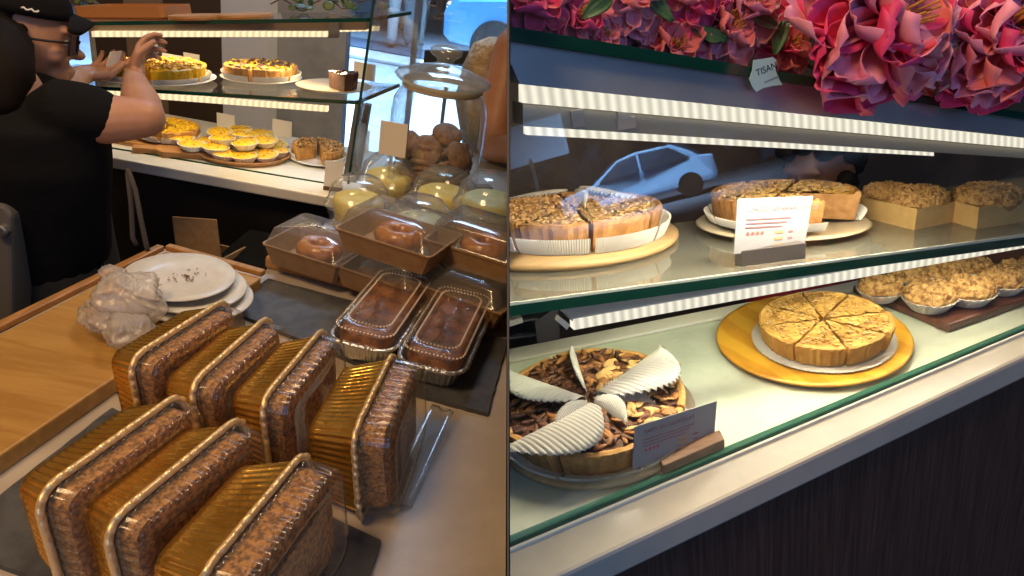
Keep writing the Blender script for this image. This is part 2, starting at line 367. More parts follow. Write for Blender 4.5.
# ---- gold foil loaf tins on their sides
def tin_parts(root, L=0.176, W=0.130, D=0.045, H=0.025, pm='gold', rm='goldrim', cm='loaf', sm='loafside', rr=0.020, ribs=44, lidh=None, cakeh=0.019):
    N = 240
    def ol(a, b, r, z): return resample(rrect(a, b, r, 6, z), N)
    a0, b0 = L / 2 - 0.006, W / 2 - 0.006
    pan = MB(); rings = []
    for k in range(9):
        f = k / 8; z = D * f; a = a0 - 0.015 * (1 - f); c = b0 - 0.010 * (1 - f)
        o = ol(a, c, rr * (0.8 + 0.2 * f), z); ns = outline_n(o); e = 0.0030 * min(1, 6 * f * (1.02 - f)) if 0 < k < 8 else 0
        rings.append([p + nn * (-e * (0.5 + 0.5 * cos(2 * pi * i * 60 / N))) for i, (p, nn) in enumerate(zip(o, ns))])
    base = [[V((p.x * s, p.y * s, -0.0 + 0.0015 * (s < 0.9))) for p in rings[0]] for s in (0.05, 0.5, 0.86, 0.93)]
    pan.loft(base + rings, True, False); pan.build('foil_pan', M[pm], root, smooth=True)
    r = MB(); o = ol(L / 2 - 0.003, W / 2 - 0.003, rr + 0.002, D + 0.001); ns = outline_n(o); R = []
    for i, (p, nn) in enumerate(zip(o, ns)):
        w = 0.0016 * noise.noise(p * 190) + 0.0006 * sin(i * 1.3)
        R.append([p + nn * (0.0040 * cos(t) + w) + V((0, 0, 0.0032 * sin(t) + w)) for t in [2 * pi * q / 8 for q in range(8)]])
    r.loft(R + [R[0]], False, False); r.build('rim', M[rm], root, smooth=True)
    cake = MB(); rings = []
    for s, z, k in ((1.0, 0.0, 0), (0.99, 0.35, 1), (0.975, 0.7, 1), (0.95, 0.92, 1), (0.87, 1.0, 1), (0.7, 1.04, 1), (0.45, 1.08, 1), (0.15, 1.1, 1)):
        o = ol((a0 - 0.005) * s, (b0 - 0.005) * s if s > 0.9 else (b0 - 0.005) * s, rr * s * 0.9, D + cakeh * z - 0.001)
        rings.append([p + V((0, 0, 0.0022 * noise.noise(p * 60) * k)) + V((noise.noise(p * 160), noise.noise(p * 160 + V((5, 5, 5))), 0)) * 0.0010 * k for p in o])
    cake.mi = 1; cake.loft(rings[:4], False, False); cake.mi = 0; cake.loft(rings[3:], False, True)
    cake.build('loaf_cake', [M[cm], M[sm]], root, smooth=True)
    lid = MB(); rings = []
    for s, z in ((1.04, 0.0), (1.0, 0.001), (0.99, 0.12), (0.965, 0.85), (0.93, 1.0), (0.80, 1.0), (0.78, 0.88), (0.4, 0.88), (0.1, 0.88)):
        o = ol((L / 2 - 0.005) * s - (0 if s > 0.95 else 0), (W / 2 - 0.005) - (L / 2) * (1 - s) * (0.95 if s > 0.75 else 0.62), max(0.002, rr * s * 0.9), D + 0.004 + H * z)
        if 0.1 <= z <= 0.9 and s > 0.9:
            ns = outline_n(o); o = [p + nn * 0.0009 * cos(2 * pi * i * ribs / N) for i, (p, nn) in enumerate(zip(o, ns))]
        rings.append(o)
    lid.loft(rings, False, True); lid.build('clear_lid', M['clear'], root, smooth=True)
def tin_matrix(pa, pb, W, lean, D):
    """stood on its long side: opening turned to the right, lip from far top corner pa to near top corner pb"""
    d = (pa - pb).normalized(); n = V((d.y, -d.x, 0)).normalized()
    up = V((0, 0, 1)); ax = (n * cos(rad(lean)) + up * sin(rad(lean))).normalized(); y = ax.cross(d).normalized()  # x=length, z=opening axis
    m = Matrix((d, y, ax)).transposed()
    c = (pa + pb) / 2
    if y.z < 0: m = Matrix((-d, -y, ax)).transposed(); y = -y
    M4 = m.to_4x4(); M4.translation = c - y * (W / 2) - ax * D; return M4
Wt = 0.130; h = 0.129
tins = [((218, 301), (139, 350), 0, 'gold foil loaf tin standing on its side nearest the crumpled plastic bag'),
        ((268, 313), (190, 381), 0, 'gold foil loaf tin standing second from the plastic bag in the rear row'),
        ((322, 326), (262, 396), 0, 'gold foil loaf tin standing third from the plastic bag in the rear row'),
        ((393, 348), (352, 431), 0, 'last gold foil loaf tin of the rear row, in front of the clear-lidded loaves'),
        ((180, 389), (35, 491), 0.007, 'gold foil loaf tin on the front slate, first from the bamboo tray'),
        ((240, 412), (105, 521), 0.007, 'gold foil loaf tin on the front slate between two others'),
        ((305, 446), (195, 577), 0.007, 'gold foil loaf tin on the front slate, last before the empty counter')]
tin0 = None
for a, c, dz, lab in tins:
    big = a in ((393, 348), (305, 446))
    m = tin_matrix(L_(*a, ZC + dz + h), L_(*c, ZC + dz + h), Wt, 7, 0.054 if big else 0.045)
    if big:
        tin_parts(thing('loaf_tin', lab, 'cake tin', m, 'gold foil loaf tins'), D=0.054, H=0.038, cakeh=0.032); continue
    if tin0 is None:
        tin0 = thing('loaf_tin', lab, 'cake tin', m, 'gold foil loaf tins'); tin_parts(tin0)
    else: dup(tin0, m, lab)
# loose clear lid flange beside the last tin, paper slip by the first
fl = [L_(425, 452, ZC + 0.002), L_(447, 408, ZC + 0.028), L_(408, 512, ZC + 0.02), L_(378, 500, ZC + 0.002)]
b = MB(); a0, a1 = L_(432, 404, ZC + 0.03), L_(385, 500, ZC + 0.012); q = V((0.030, 0.006, 0)); rg = []
for k in range(13):
    p = a0.lerp(a1, k / 12); rg.append([p + q * s + V((0, 0, -0.012 * s + 0.004 * sin(s * 9))) for s in (0, 0.3, 0.55, 0.8, 1.0, 1.02, 0.82, 0.57, 0.32, 0.02)])
b.loft(rg); o = b.build('plastic_sleeve', M['clear2'], smooth=True); tag(o, 'loose clear plastic sleeve lying against the last rear-row tin', 'sleeve')
b = MB(); c = L_(119, 384, ZC + 0.004)
b.box(c + V((0, 0, 0.016)), (0.035, 0.003, 0.036), Matrix.Rotation(rad(-35), 3, 'Z') @ Matrix.Rotation(rad(-20), 3, 'X')); tag(b.build('paper_slip', M['white']), 'white folded paper slip wedged by the first rear-row tin', 'paper')

# ---- silver tins with clear beaded lids
def silver_loaf(corn, lab, src=None):
    nl, nr, fr_, fl_ = [L_(x, y, ZC + 0.045) for x, y in corn]
    c = (nl + nr + fr_ + fl_) / 4; d = ((fl_ + fr_) / 2 - (nl + nr) / 2); Ln = d.length; W = ((nr - nl).length + (fr_ - fl_).length) / 2; d.normalize()
    c.z = ZC + 0.008; m = frame(c, (0, 0, 1), d)
    if src: return dup(src, m, lab)
    r = thing('boxed_loaf', lab, 'cake tin', m, 'silver foil loaf tins with clear lids')
    print('SILVER', Ln, W)
    tin_parts(r, L=0.235, W=0.105, D=0.036, H=0.024, pm='silver', rm='silver', cm='darkloaf', sm='darkloaf', rr=0.026, ribs=60, cakeh=0.015)
    for kk, (aa, bb, zz) in enumerate(((0.088, 0.033, 0.0615), (0.106, 0.044, 0.057))):
        bd = MB(); o = resample(rrect(aa, bb, 0.018, 6), 84 if kk == 0 else 100)
        for p in o: bd.ell(p + V((0, 0, zz)), (0.0021, 0.0021, 0.0016), n=6, m=4)
        ob = bd.build('bead_row', M['bead'], r, smooth=True)
    return r
M['bead'] = mat('clear bead', (0.85, 0.78, 0.72), 0.12)
s0 = silver_loaf([(334, 338), (384, 357), (430, 290), (386, 274)], 'clear-lidded dark loaf in a silver foil tin, left of the pair on the slate')
silver_loaf([(402, 355), (454, 388), (496, 308), (438, 288)], 'clear-lidded dark loaf in a silver foil tin, half off the slate edge on the right', s0)

# ---- plates on the tray
def plate(root_m, r, lab, src=None, grp=None, m='ceramic', half='L'):
    if src: return dup(src, root_m, lab, half=half)
    b = MB().lathe([(0.02, 0.0), (r * 0.62, 0.0), (r * 0.68, 0.003), (r * 0.97, 0.009), (r, 0.0105), (r * 0.985, 0.0125), (r * 0.66, 0.006), (r * 0.6, 0.0045), (0.02, 0.0045)], 64)
    t = thing('plate', lab, 'plate', root_m, grp, half); b.build('dish', M[m], t, smooth=True); return t
p0 = None
zt = 0.9455
for k, (x, y, lab) in enumerate(((197, 296, 'white stoneware plate at the bottom of the stack on the tray'), (191, 291, 'white stoneware plate in the middle of the stack of three'), (180, 285, 'white stoneware plate with crumbs on top of the stack'))):
    c = L_(x, y, zt + 0.012); c.z = zt + k * 0.0085
    p0 = plate(Matrix.Translation(c), 0.082, lab, p0, 'stacked plates on the bamboo tray', 'plate'); ptop = c
cr = MB()
for k in range(34):
    a = random.uniform(0, 6.28); q = abs(random.gauss(0, 0.3)) * 0.06
    cr.ell(ptop + V((q * cos(a) + 0.005, q * sin(a) + 0.01, 0.0075)), (random.uniform(.0006, .0022),) * 2 + (0.0008,), n=6, m=4)
tag(cr.build('crumbs', M['crumb']), 'brown cake crumbs scattered on the top plate', 'crumbs', kind='stuff')

# ---- crumpled clear bag
b = MB(); c = L_(128, 303, 0.985)
def crump(d):
    q = V((d.x * 3.4 + d.z * 1.2, d.y * 3.4, d.z * 0.9)); f = 1 - abs(noise.noise(q)) * 2.2; g = 1 - abs(noise.noise(q * 2.3 + V((3, 1, 0)))) * 2.0
    return 0.80 + 0.15 * f + 0.05 * g + 0.35 * noise.noise(d * 1.1 + V((7, 2, 1)))
b.ell((-0.004, 0.010, 0.004), (0.050, 0.052, 0.034), None, 72, 48, crump)
b.ell((-0.046, 0.046, 0.012), (0.026, 0.018, 0.014), Matrix.Rotation(rad(-30), 3, 'Z'), 40, 24, crump)
b.ell((0.022, -0.040, -0.012), (0.034, 0.050, 0.020), Matrix.Rotation(rad(25), 3, 'Z'), 60, 36, crump)
b.ell((-0.020, -0.012, -0.014), (0.044, 0.050, 0.018), Matrix.Rotation(rad(35), 3, 'Z'), 60, 36, crump)
o = b.build('plastic_bag', clear('bag film', (0.95, 0.93, 0.90), 0.27, 0.3, 0.06, (0.74, 0.68, 0.62)), smooth=True); o.matrix_world = Matrix.Translation(c); tag(o, 'crumpled translucent plastic bag lying against the plates on the bamboo tray', 'bag')

# ---- open cardboard box beyond the tray
Yb = 1.245
bx = thing('cardboard_box', 'open brown cardboard box with a raised flap behind the bamboo tray', 'box', LY(222, 282, Yb + 0.02)); o0 = V(bx.matrix_world.translation)
def wallq(a, c, e, f, th, name, m, par, o0):
    pts = [a - o0, c - o0, e - o0, f - o0]; n = (pts[1] - pts[0]).cross(pts[2] - pts[0]).normalized() * th
    return MB().prism(pts, n).build(name, m, par)
wallq(LY(172, 217, Yb), LY(216, 220, Yb), LY(221, 260, Yb), LY(177, 255, Yb), 0.004, 'flap', M['kraftdark'], bx, o0)
wallq(LY(177, 254, Yb), LY(221, 260, Yb), LY(224, 290, Yb), LY(180, 285, Yb), 0.004, 'side_panel', M['kraftdark'], bx, o0)
wallq(LY(220, 245, Yb + 0.12), LY(244, 250, Yb + 0.12), LY(246, 278, Yb + 0.12), LY(222, 275, Yb + 0.12), 0.004, 'side_panel', M['kraftdark'], bx, o0)
wallq(LY(221, 260, Yb), LY(246, 247, Yb + 0.12), LY(246, 275, Yb + 0.12), LY(224, 290, Yb), 0.004, 'side_panel', M['kraftdark'], bx, o0)

# ---- wooden board and kraft boxes
bw = [L_(263, 256, 0.945), L_(372, 290, 0.945), L_(520, 330, 0.945), L_(530, 262, 0.945), L_(285, 244, 0.945)]
bw = [L_(264, 256, 0.945), L_(520, 322, 0.945), L_(540, 255, 0.945), L_(287, 243, 0.945)]
o = poly('serving_board', bw, ZC, 0.945, M['wood'], bevel=0.006); tag(o, 'thick wooden board under the stacked kraft cake boxes', 'board'); clip(o, 'L')
M['glaze'] = mat('glazed bun', (0.48, 0.19, 0.035), 0.28, nscale=26, ncol=(0.26, 0.07, 0.02), bump=0.3, bscale=50, coat=0.4)
M['choc'] = mat('dark brownie', (0.07, 0.03, 0.018), 0.5, nscale=40, ncol=(0.11, 0.05, 0.03), bump=0.5, bscale=80)
def kraft_box(cx, cy, z, yaw, lab, w=0.075, d=0.058, h=0.036, lid=0.034, food='glaze', name='kraft_box'):
    c = L_(cx, cy, z); r = thing(name, lab, 'cake box', Matrix.Translation(c) @ Matrix.Rotation(rad(yaw), 4, 'Z'), 'kraft boxes with clear lids')
    b = MB(); o = [resample(rrect(w * s, d * s, 0.006, 3, zz), 60) for s, zz in ((0.86, 0.0), (1.0, h), (1.03, h + 0.001), (1.03, h + 0.004), (0.985, h + 0.004), (0.97, h), (0.85, 0.004))]
    b.loft(o); b.build('tray', M['kraft'], r)
    b = MB(); o = [resample(rrect(w * s, d * s, 0.010, 3, h + zz), 60) for s, zz in ((1.02, 0.004), (0.98, 0.006), (0.86, lid * 0.9), (0.80, lid), (0.1, lid))]
    b.loft(o, False, True); b.build('clear_lid', M['clear2'], r, smooth=True)
    b = MB()
    if food == 'glaze':
        R = d * 0.60; rings = []
        for i in range(40):
            t = 2 * pi * i / 40; rings.append([V(((R * 0.62 + R * 0.42 * cos(q)) * cos(t) * 1.15, (R * 0.62 + R * 0.42 * cos(q)) * sin(t), h * 0.78 + R * 0.50 * sin(q) * (1 + 0.12 * noise.noise(V((cos(t), sin(t), q)) * 2)))) for q in [2 * pi * k / 14 for k in range(14)]])
        b.loft(rings + [rings[0]], False, False); b.build('pastry', M['glaze'], r, smooth=True)
    else:
        b.lathe([(d * 0.9, 0.006), (d * 0.92, h * 0.8), (d * 0.8, h), (0.01, h * 1.05)], 40, fn=lambda i, z: 0.002 * sin(i * 1.9)); b.build('pastry', M[food], r, smooth=True)
    return clip(r, 'L')
kraft_box(318, 264, 0.945, -14, 'kraft cake box with a glazed bun, at the board end by the cardboard box', food='glaze')
kraft_box(388, 286, 0.945, -18, 'kraft cake box at the bottom of the stack, under the glazed bun', food='choc')
kraft_box(466, 302, 0.945, -20, 'kraft box with a dark brownie under the red-topped bun, beside the divider', w=0.092, d=0.066, food='choc')
kraft_box(398, 252, 1.012, -16, 'kraft cake box with a glazed golden bun, topmost of its stack', w=0.088, d=0.062, food='glaze', lid=0.038)
kraft_box(482, 262, 1.006, -16, 'kraft cake box with a red-topped bun on the stack beside the divider', w=0.088, d=0.062, food='glaze', lid=0.040)
# ---- domed tubs with yellow cakes
M['lemon'] = mat('lemon cake', (0.74, 0.58, 0.09), 0.5, nscale=30, ncol=(0.80, 0.70, 0.25), bump=0.3, bscale=70)
M['lime'] = mat('pistachio cake', (0.48, 0.50, 0.20), 0.5, nscale=30, ncol=(0.58, 0.58, 0.30), bump=0.3, bscale=70)
def tub(cx, cy, z, s, lab, m='lemon'):
    c = L_(cx, cy, z); r = thing('cake_tub', lab, 'cake tub', Matrix.Translation(c), 'round tubs with yellow cakes')
    MB().lathe([(0.045 * s, 0.0), (0.048 * s, 0.004), (0.058 * s, 0.040 * s), (0.062 * s, 0.042 * s), (0.062 * s, 0.045 * s), (0.057 * s, 0.045 * s), (0.052 * s, 0.075 * s), (0.035 * s, 0.093 * s), (0.004, 0.096 * s)], 40, cap0=False).build('dome', M['clear2'], r, smooth=True)
    MB().lathe([(0.038 * s, 0.003), (0.046 * s, 0.045 * s), (0.045 * s, 0.055 * s), (0.036 * s, 0.060 * s), (0.020 * s, 0.057 * s), (0.004, 0.060 * s)], 40, fn=lambda i, z: 0.0008 * sin(i * 2.1)).build('cake', M[m], r, smooth=True)
    return clip(r, 'L')
tub(357, 226, ZC, 1.15, 'clear domed tub with a yellow cake, nearest the glass case corner')
tub(387, 200, ZC, 1.15, 'clear domed tub with a yellow cake close in front of the cookie jar label')
tub(441, 222, ZC, 1.30, 'clear domed tub with a tall yellow cake in front of the cookie jar')
tub(487, 232, 0.95, 1.35, 'clear domed tub with a pale green cake beside the divider', 'lime')
tub(418, 248, ZC, 1.15, 'clear domed tub with a yellow cake hidden behind the topmost kraft box', 'lime')

# ---- cookie jar
jc = L_(430, 196, ZC); jr = thing('cookie_jar', 'big clear glass jar of brown cookies with a knobbed lid', 'jar', Matrix.Translation(jc))
R = 0.112
MB().lathe([(0.02, 0.0), (R * 0.92, 0.0), (R, 0.02), (R * 1.01, 0.20), (R * 0.97, 0.235), (R * 0.82, 0.262), (R * 0.80, 0.275), (R * 0.84, 0.281)], 64, cap1=False).build('glass_body', M['jar'], jr, smooth=True)
MB().lathe([(R * 0.74, 0.266), (R * 0.96, 0.282), (R * 1.0, 0.288), (R * 0.96, 0.294), (R * 0.5, 0.312), (R * 0.24, 0.318), (R * 0.17, 0.325), (R * 0.18, 0.332), (R * 0.32, 0.342), (R * 0.33, 0.352), (R * 0.22, 0.360), (0.003, 0.361)], 48, cap0=True).build('lid', M['jarlid'] if 'jarlid' in M else clear('lid glass', (0.86, 0.87, 0.83), 0.10, 0.06, 0.09), jr, smooth=True)
MB().lathe([(R * 0.81, 0.262), (R * 0.835, 0.266), (R * 0.835, 0.276), (R * 0.81, 0.28)], 48, cap0=False, cap1=False).build('seal', mat('seal ring', (0.60, 0.50, 0.36), 0.5), jr, smooth=True)
M['cookie'] = mat('brown cookie', (0.36, 0.17, 0.06), 0.7, nscale=60, ncol=(0.20, 0.085, 0.03), bump=0.4, bscale=90, dist=0.004)
ck0 = None
cpos = []
for lay in range(8):
    n_ = 6 if lay < 7 else 4
    for k in range(n_):
        a = lay * 0.9 + 2 * pi * k / n_ + random.uniform(-.2, .2); q = 0.066 if lay < 6 else 0.045
        tl = random.uniform(12, 30) + (18 if (lay + k) % 3 == 0 else 0)
        cpos.append((q * cos(a), q * sin(a), 0.014 + 0.0155 * lay + random.uniform(0, .005), tl * sin(a), -tl * cos(a)))
cpos += [(0.062, -0.045, 0.125, 38, 40), (-0.010, -0.062, 0.128, 58, -8), (-0.060, -0.040, 0.12, 40, -38), (0.02, 0.03, 0.15, 30, 10)]
for k, (x, y, z, rx, ry) in enumerate(cpos):
    m = Matrix.Translation(jc + V((x, y, z))) @ Matrix.Rotation(rad(rx), 4, 'X') @ Matrix.Rotation(rad(ry), 4, 'Y')
    lab = 'round brown cookie in the glass jar'
    if ck0 is None:
        b = MB().lathe([(0.005, 0.0), (0.033, 0.0), (0.037, 0.004), (0.034, 0.009), (0.02, 0.012), (0.003, 0.013)], 28, fn=lambda i, z: 0.0014 * noise.noise(V((i * 0.9, z * 90, 0))))
        ck0 = b.build('cookie', M['cookie'], smooth=True); ck0.matrix_world = m; tag(ck0, lab, 'cookie', 'cookies in the jar')
    else: dup(ck0, m, lab)
a, c = LY(381, 120, jc.y - 0.13), LY(405, 158, jc.y - 0.13)
lb = thing('jar_label', 'plain tan card sign standing in front of the cookie jar', 'sign', V(((a.x + c.x) / 2, a.y, ZC)))
MB().box((0, 0, (a.z + c.z) / 2 - ZC), (c.x - a.x, 0.003, a.z - c.z)).build('card', M['card'], lb)
MB().box((0, 0.012, (c.z - ZC) / 2 + 0.01), (0.012, 0.012, c.z - ZC + 0.02)).build('stand', M['clear2'], lb)
MB().box((0, 0.01, 0.006), (0.05, 0.045, 0.012)).build('base', M['darkwood'], lb, bevel=0.002)
o = MB().box((0, 0, 0.012), (0.045, 0.03, 0.024)).build('card_holder', M['darkwood'], bevel=0.003); o.matrix_world = Matrix.Translation(L_(482, 194)) @ Matrix.Rotation(0.5, 4, 'Z'); tag(o, 'small dark wooden card holder on the counter right of the jar', 'card holder')
# ------------------------------------------------------------------ food builders shared by both counters
def pie_slice(r, h, ang, crustm, topm, rough=0.002, liner=None, depth=0.0, fluted=0.0012, seed=0, bumps=None, name='pie_slice'):
    """wedge with its tip at the origin, centred on +x; returns an Empty with crust, filling, paper_liner"""
    rnd = random.Random(seed); n = 14; t = bpy.data.objects.new(name, None); COL.objects.link(t); t.empty_display_size = 0.03
    A = [-ang / 2 + ang * k / n for k in range(n + 1)]
    def P(a, q, z, w=0): return V((q * cos(a), q * sin(a), z))
    wob = [1 + 0.018 * noise.noise(V((a * 5 + seed, 1, 2))) for a in A]
    b = MB(); rings = []
    for q, z in ((0.93, 0.0), (0.97, h * 0.5), (1.0, h * 0.93), (1.0, h * 1.04), (0.965, h * 1.10), (0.93, h * 1.05), (0.915, h * 0.96)):
        rings.append([P(a, r * q * w + fluted * cos(k * 2.6) * (z < h), z + 0.0012 * noise.noise(V((a * 9, z * 60, seed)))) for k, (a, w) in enumerate(zip(A, wob))])
    b.loft(rings, False, False, close=False)
    tip = V((0.004, 0, 0))                          # cut faces and base
    for s in (0, n):
        pr = [rg[s] for rg in rings]; base = [tip, *pr, V((0.004, 0, h * 0.96))]
        b.add(base, [tuple(range(len(base)))])
    b.add([tip] + rings[0], [tuple([0] + list(range(1, n + 2)))])
    o = b.build('crust', crustm, t, smooth=False)
    b = MB(); K = 12; rings = []
    for j in range(K + 1):
        q = j / K
        rings.append([P(a * (1.0 if q > 0.1 else 1), max(0.003, r * 0.925 * q), h * (1.0 - 0.02 * q) + (rough * (noise.noise(V((cos(a) * q * 11 + seed, sin(a) * q * 11, seed))) + 0.6 * noise.noise(V((cos(a) * q * 30, sin(a) * q * 30, seed + 4))))) + 0.001) for a in A])
    b.loft(rings, False, False, close=False); b.build('filling', topm, t, smooth=True)
    if bumps:
        bm_, cnt, sz, mm = bumps
        b = MB()
        for k in range(cnt):
            q = r * 0.90 * math.sqrt(rnd.random()); a = rnd.uniform(-ang / 2, ang / 2) * 0.92; s = sz * rnd.uniform(0.5, 1.2)
            R = Matrix.Rotation(rnd.uniform(0, 3), 3, 'Z') @ Matrix.Rotation(rnd.uniform(-0.5, 0.5), 3, 'X')
            b.mi = rnd.randrange(len(mm)) if isinstance(mm, list) else 0
            b.ell(P(a, q, h * 1.0 + rough * 0.6), (s * bm_[0], s * bm_[1], s * bm_[2]), R, 7, 4)
        b.build('topping', mm, t, smooth=True)
    if liner:
        b = MB(); n2 = 60; rings = []
        for q, z in ((0.90, -0.0004), (1.02, 0.0004), (1.06, h * liner * 0.5), (1.09, h * liner)):
            rings.append([V(((r * q + 0.0016 * cos(k * pi)) * cos(-ang / 2 + ang * k / n2), (r * q + 0.0016 * cos(k * pi)) * sin(-ang / 2 + ang * k / n2), z)) for k in range(n2 + 1)])
        b.loft(rings, False, False, close=False); b.build('paper_liner', M['liner'], t, smooth=False)
    return t
M['liner'] = mat('pleated paper', (0.78, 0.75, 0.68), 0.55)
def place(t, m, label, cat, group=None, half='L', cl=None):
    t.matrix_world = SR @ m if half == 'R' else m; tag(t, label, cat, group)
    if cl: clip(t, cl)
    return t
def ring_of(c, n, heads, r, h, a0, crustm, topm, labels, group, half, na=(0, 0, 1), xd=(1, 0, 0), gap=0.0, step=None, cl=None, **kw):
    step = step or 2 * pi / heads; out = []
    F = frame(c, na, xd); proto = None
    for k in range(n):
        a = a0 + k * step
        m = F @ Matrix.Rotation(a, 4, 'Z') @ Matrix.Translation((gap, 0, 0))
        lab = (labels[k] if isinstance(labels, list) else labels + ', at ' + hour(a) + ' o\'clock')
        t = pie_slice(r, h, step * 0.965, crustm, topm, seed=k * 3 + 1, **kw); place(t, m, lab, 'pie', group, half, cl); out.append(t)
    return out
def tart_parts(t, s=1.0, top='yellow', linerm='liner', dome=0.010, crumb=0.0):
    b = MB().lathe([(0.018 * s, 0.0), (0.021 * s, 0.0), (0.032 * s, 0.016 * s), (0.030 * s, 0.016 * s), (0.018 * s, 0.003)], 48, fn=lambda i, z: 0.0010 * s * (1 if i % 2 else -1) * min(1, z / (0.008 * s)))
    b.build('paper_cup', M[linerm], t)
    N = 44; rings = []
    for k in range(12):
        f = k / 11; rr = 0.0295 * s * cos(f * pi / 2) ** 0.75 + 0.0005; z = 0.013 * s + dome * s * sin(f * pi / 2)
        rings.append([V((rr * cos(2 * pi * i / N), rr * sin(2 * pi * i / N), z)) for i in range(N)])
    if crumb:
        for rg in rings:
            for i, p in enumerate(rg):
                d = p.normalized(); k = crumb * s * (abs(noise.noise(p * (115 / s))) * 1.6 + abs(noise.noise(p * (260 / s))) * 0.9)
                rg[i] = p + V((p.x * 8, p.y * 8, 1)).normalized() * k
    MB().loft(rings, True, True).build('filling', M[top], t, smooth=not crumb)
def spawn(proto, m, label, group, half='L'): return dup(proto, m, label, group, half)

# ------------------------------------------------------------------ glass display case beyond the counter
YC = 1.52
cs = thing('display_case', 'glass display case with green-edged shelves, marble deck and warm light strips', 'display case', (-0.8, 1.7, 0)); o0 = V(cs.matrix_world.translation)
def P_(n, pts, z0, z1, m, **k): return MB().prism([V((p[0], p[1], z0)) - o0 for p in pts], (0, 0, z1 - z0)).build(n, M[m] if isinstance(m, str) else m, cs, **k)
P_('marble_deck', [(-2.0, YC), (-0.415, YC), (-0.40, YC + 0.03), (-0.40, 1.93), (-2.0, 1.93)], 0.893, 0.92, 'marble', bevel=0.004)
P_('base_cabinet', [(-2.0, YC + 0.06), (-0.47, YC + 0.06), (-0.47, 1.90), (-2.0, 1.90)], 0.0, 0.8925, 'black')
def shelf(FR, FL, BRk, ext=0.25):
    d = (FL - FR); FL2 = FR + d * (1 + ext); BLk = BRk + d * (1 + ext); n = (d.cross(BRk - FR)).normalized()
    if n.z < 0: n = -n
    MB().prism([p - o0 - n * 0.007 for p in (FR, FL2, BLk, BRk)], n * 0.007).build('glass_shelf', M['glass'], cs)
    e = (BRk - FR).normalized() * 0.003
    def bar(a, c, nm):
        w = n.cross((c - a).normalized()) * 0.0025
        MB().prism([a - o0 - n * 0.0072 - w, c - o0 - n * 0.0072 - w, c - o0 - n * 0.0072 + w, a - o0 - n * 0.0072 + w], n * 0.0074).build(nm, M['greenedge'], cs)
    bar(FR, FL2, 'shelf_edge'); bar(FR, BRk, 'shelf_edge')
    return (FR.copy(), n.copy())
FR1, FL1 = LY(357, 101, YC), LY(60, 84, 1.40); B1_ = hit('L', 399, 84, FR1, (0, 0, 1))
SH1 = shelf(FR1, FL1, B1_)
FR2, FL2_ = LY(368, 18, YC), LY(57, 22, 1.38); B2_ = FR2 + (B1_ - FR1)
SH2 = shelf(FR2, FL2_, B2_)
def onsh(x, y, S, up=0.0): return hit('L', x, y, S[0] + S[1] * up, S[1])
# light bars
def bar2(x0, y0, x1, y1, Y0, Y1, hgt, dep, name, m, par=cs):
    a, c = LY(x0, y0, Y0) - o0, LY(x1, y1, Y1) - o0; u = V((0, 0, 1))
    return MB().prism([a, c, c + u * hgt, a + u * hgt], V((0, dep, 0))).build(name, m if not isinstance(m, str) else M[m], par)
bar2(60, 31, 366, 30, 1.42, YC + 0.05, 0.019, 0.05, 'light_housing', mat('bronze housing', (0.30, 0.22, 0.14), 0.45, 0.5))
bar2(92, 37, 327, 37, 1.42, YC + 0.035, 0.011, 0.012, 'light_strip', 'ledwarm')
bar2(338, 32, 378, 31, YC + 0.10, YC + 0.16, 0.010, 0.012, 'light_strip', 'ledwarm')
bar2(102, 95, 327, 112, 1.43, YC + 0.03, 0.012, 0.012, 'light_strip', 'ledwarm')
bar2(328, 38, 338, 38, YC + 0.02, YC + 0.02, 0.05, 0.01, 'bracket', 'greypost')
# end pane, corner edge, post
a, c = LY(374, -8, YC - 0.005), LY(347, 184, YC - 0.005)
MB().prism([a - o0, c - o0, c - o0 + V((0.005, 0, 0)), a - o0 + V((0.005, 0, 0))], (0, 0.006, 0)).build('corner_edge', M['greenedge'], cs)
MB().prism([a - o0 + V((0.002, 0.01, 0)), c - o0 + V((0.002, 0.01, 0)), c - o0 + V((0.03, 0.50, 0)), a - o0 + V((0.03, 0.50, 0))], (0.004, 0, 0)).build('end_pane', M['glass'], cs)
a, c = LY(362, 104, YC + 0.06), LY(350, 182, YC + 0.06)
MB().prism([a - o0 + V((-0.016, 0, 0)), c - o0 + V((-0.018, 0, 0)), c - o0 + V((0.018, 0, 0)), a - o0 + V((0.018, 0, 0))], (0, 0.02, 0)).build('post', M['greypost'], cs)
a, c = L_(80, 143, 0.921), L_(336, 185, 0.921)
MB().tube([a - o0, c - o0], 0.0024, 6).build('glass_edge', M['greenedge'], cs)
a, c = LY(62, 26, 1.9), LY(92, 82, 1.9)
MB().prism([LY(88, 26, 1.70) - o0, LY(94, 80, 1.70) - o0, LY(97, 80, 1.70) - o0, LY(91, 26, 1.70) - o0], (0, 0.01, 0)).build('glass_edge', M['greypost'], cs)
AX['along'] = (1, 0, 0)
lamp('case_light', 'AREA', (-0.75, 1.60, 1.19), (-0.75, 1.62, 0.9), 0.9, (1.0, 0.76, 0.45), 0.6, 0.03)
AX['along'] = (1, 0, 0)
lamp('case_light', 'AREA', (-0.70, 1.60, 1.075), (-0.70, 1.62, 0.9), 0.7, (1.0, 0.76, 0.45), 0.6, 0.03)

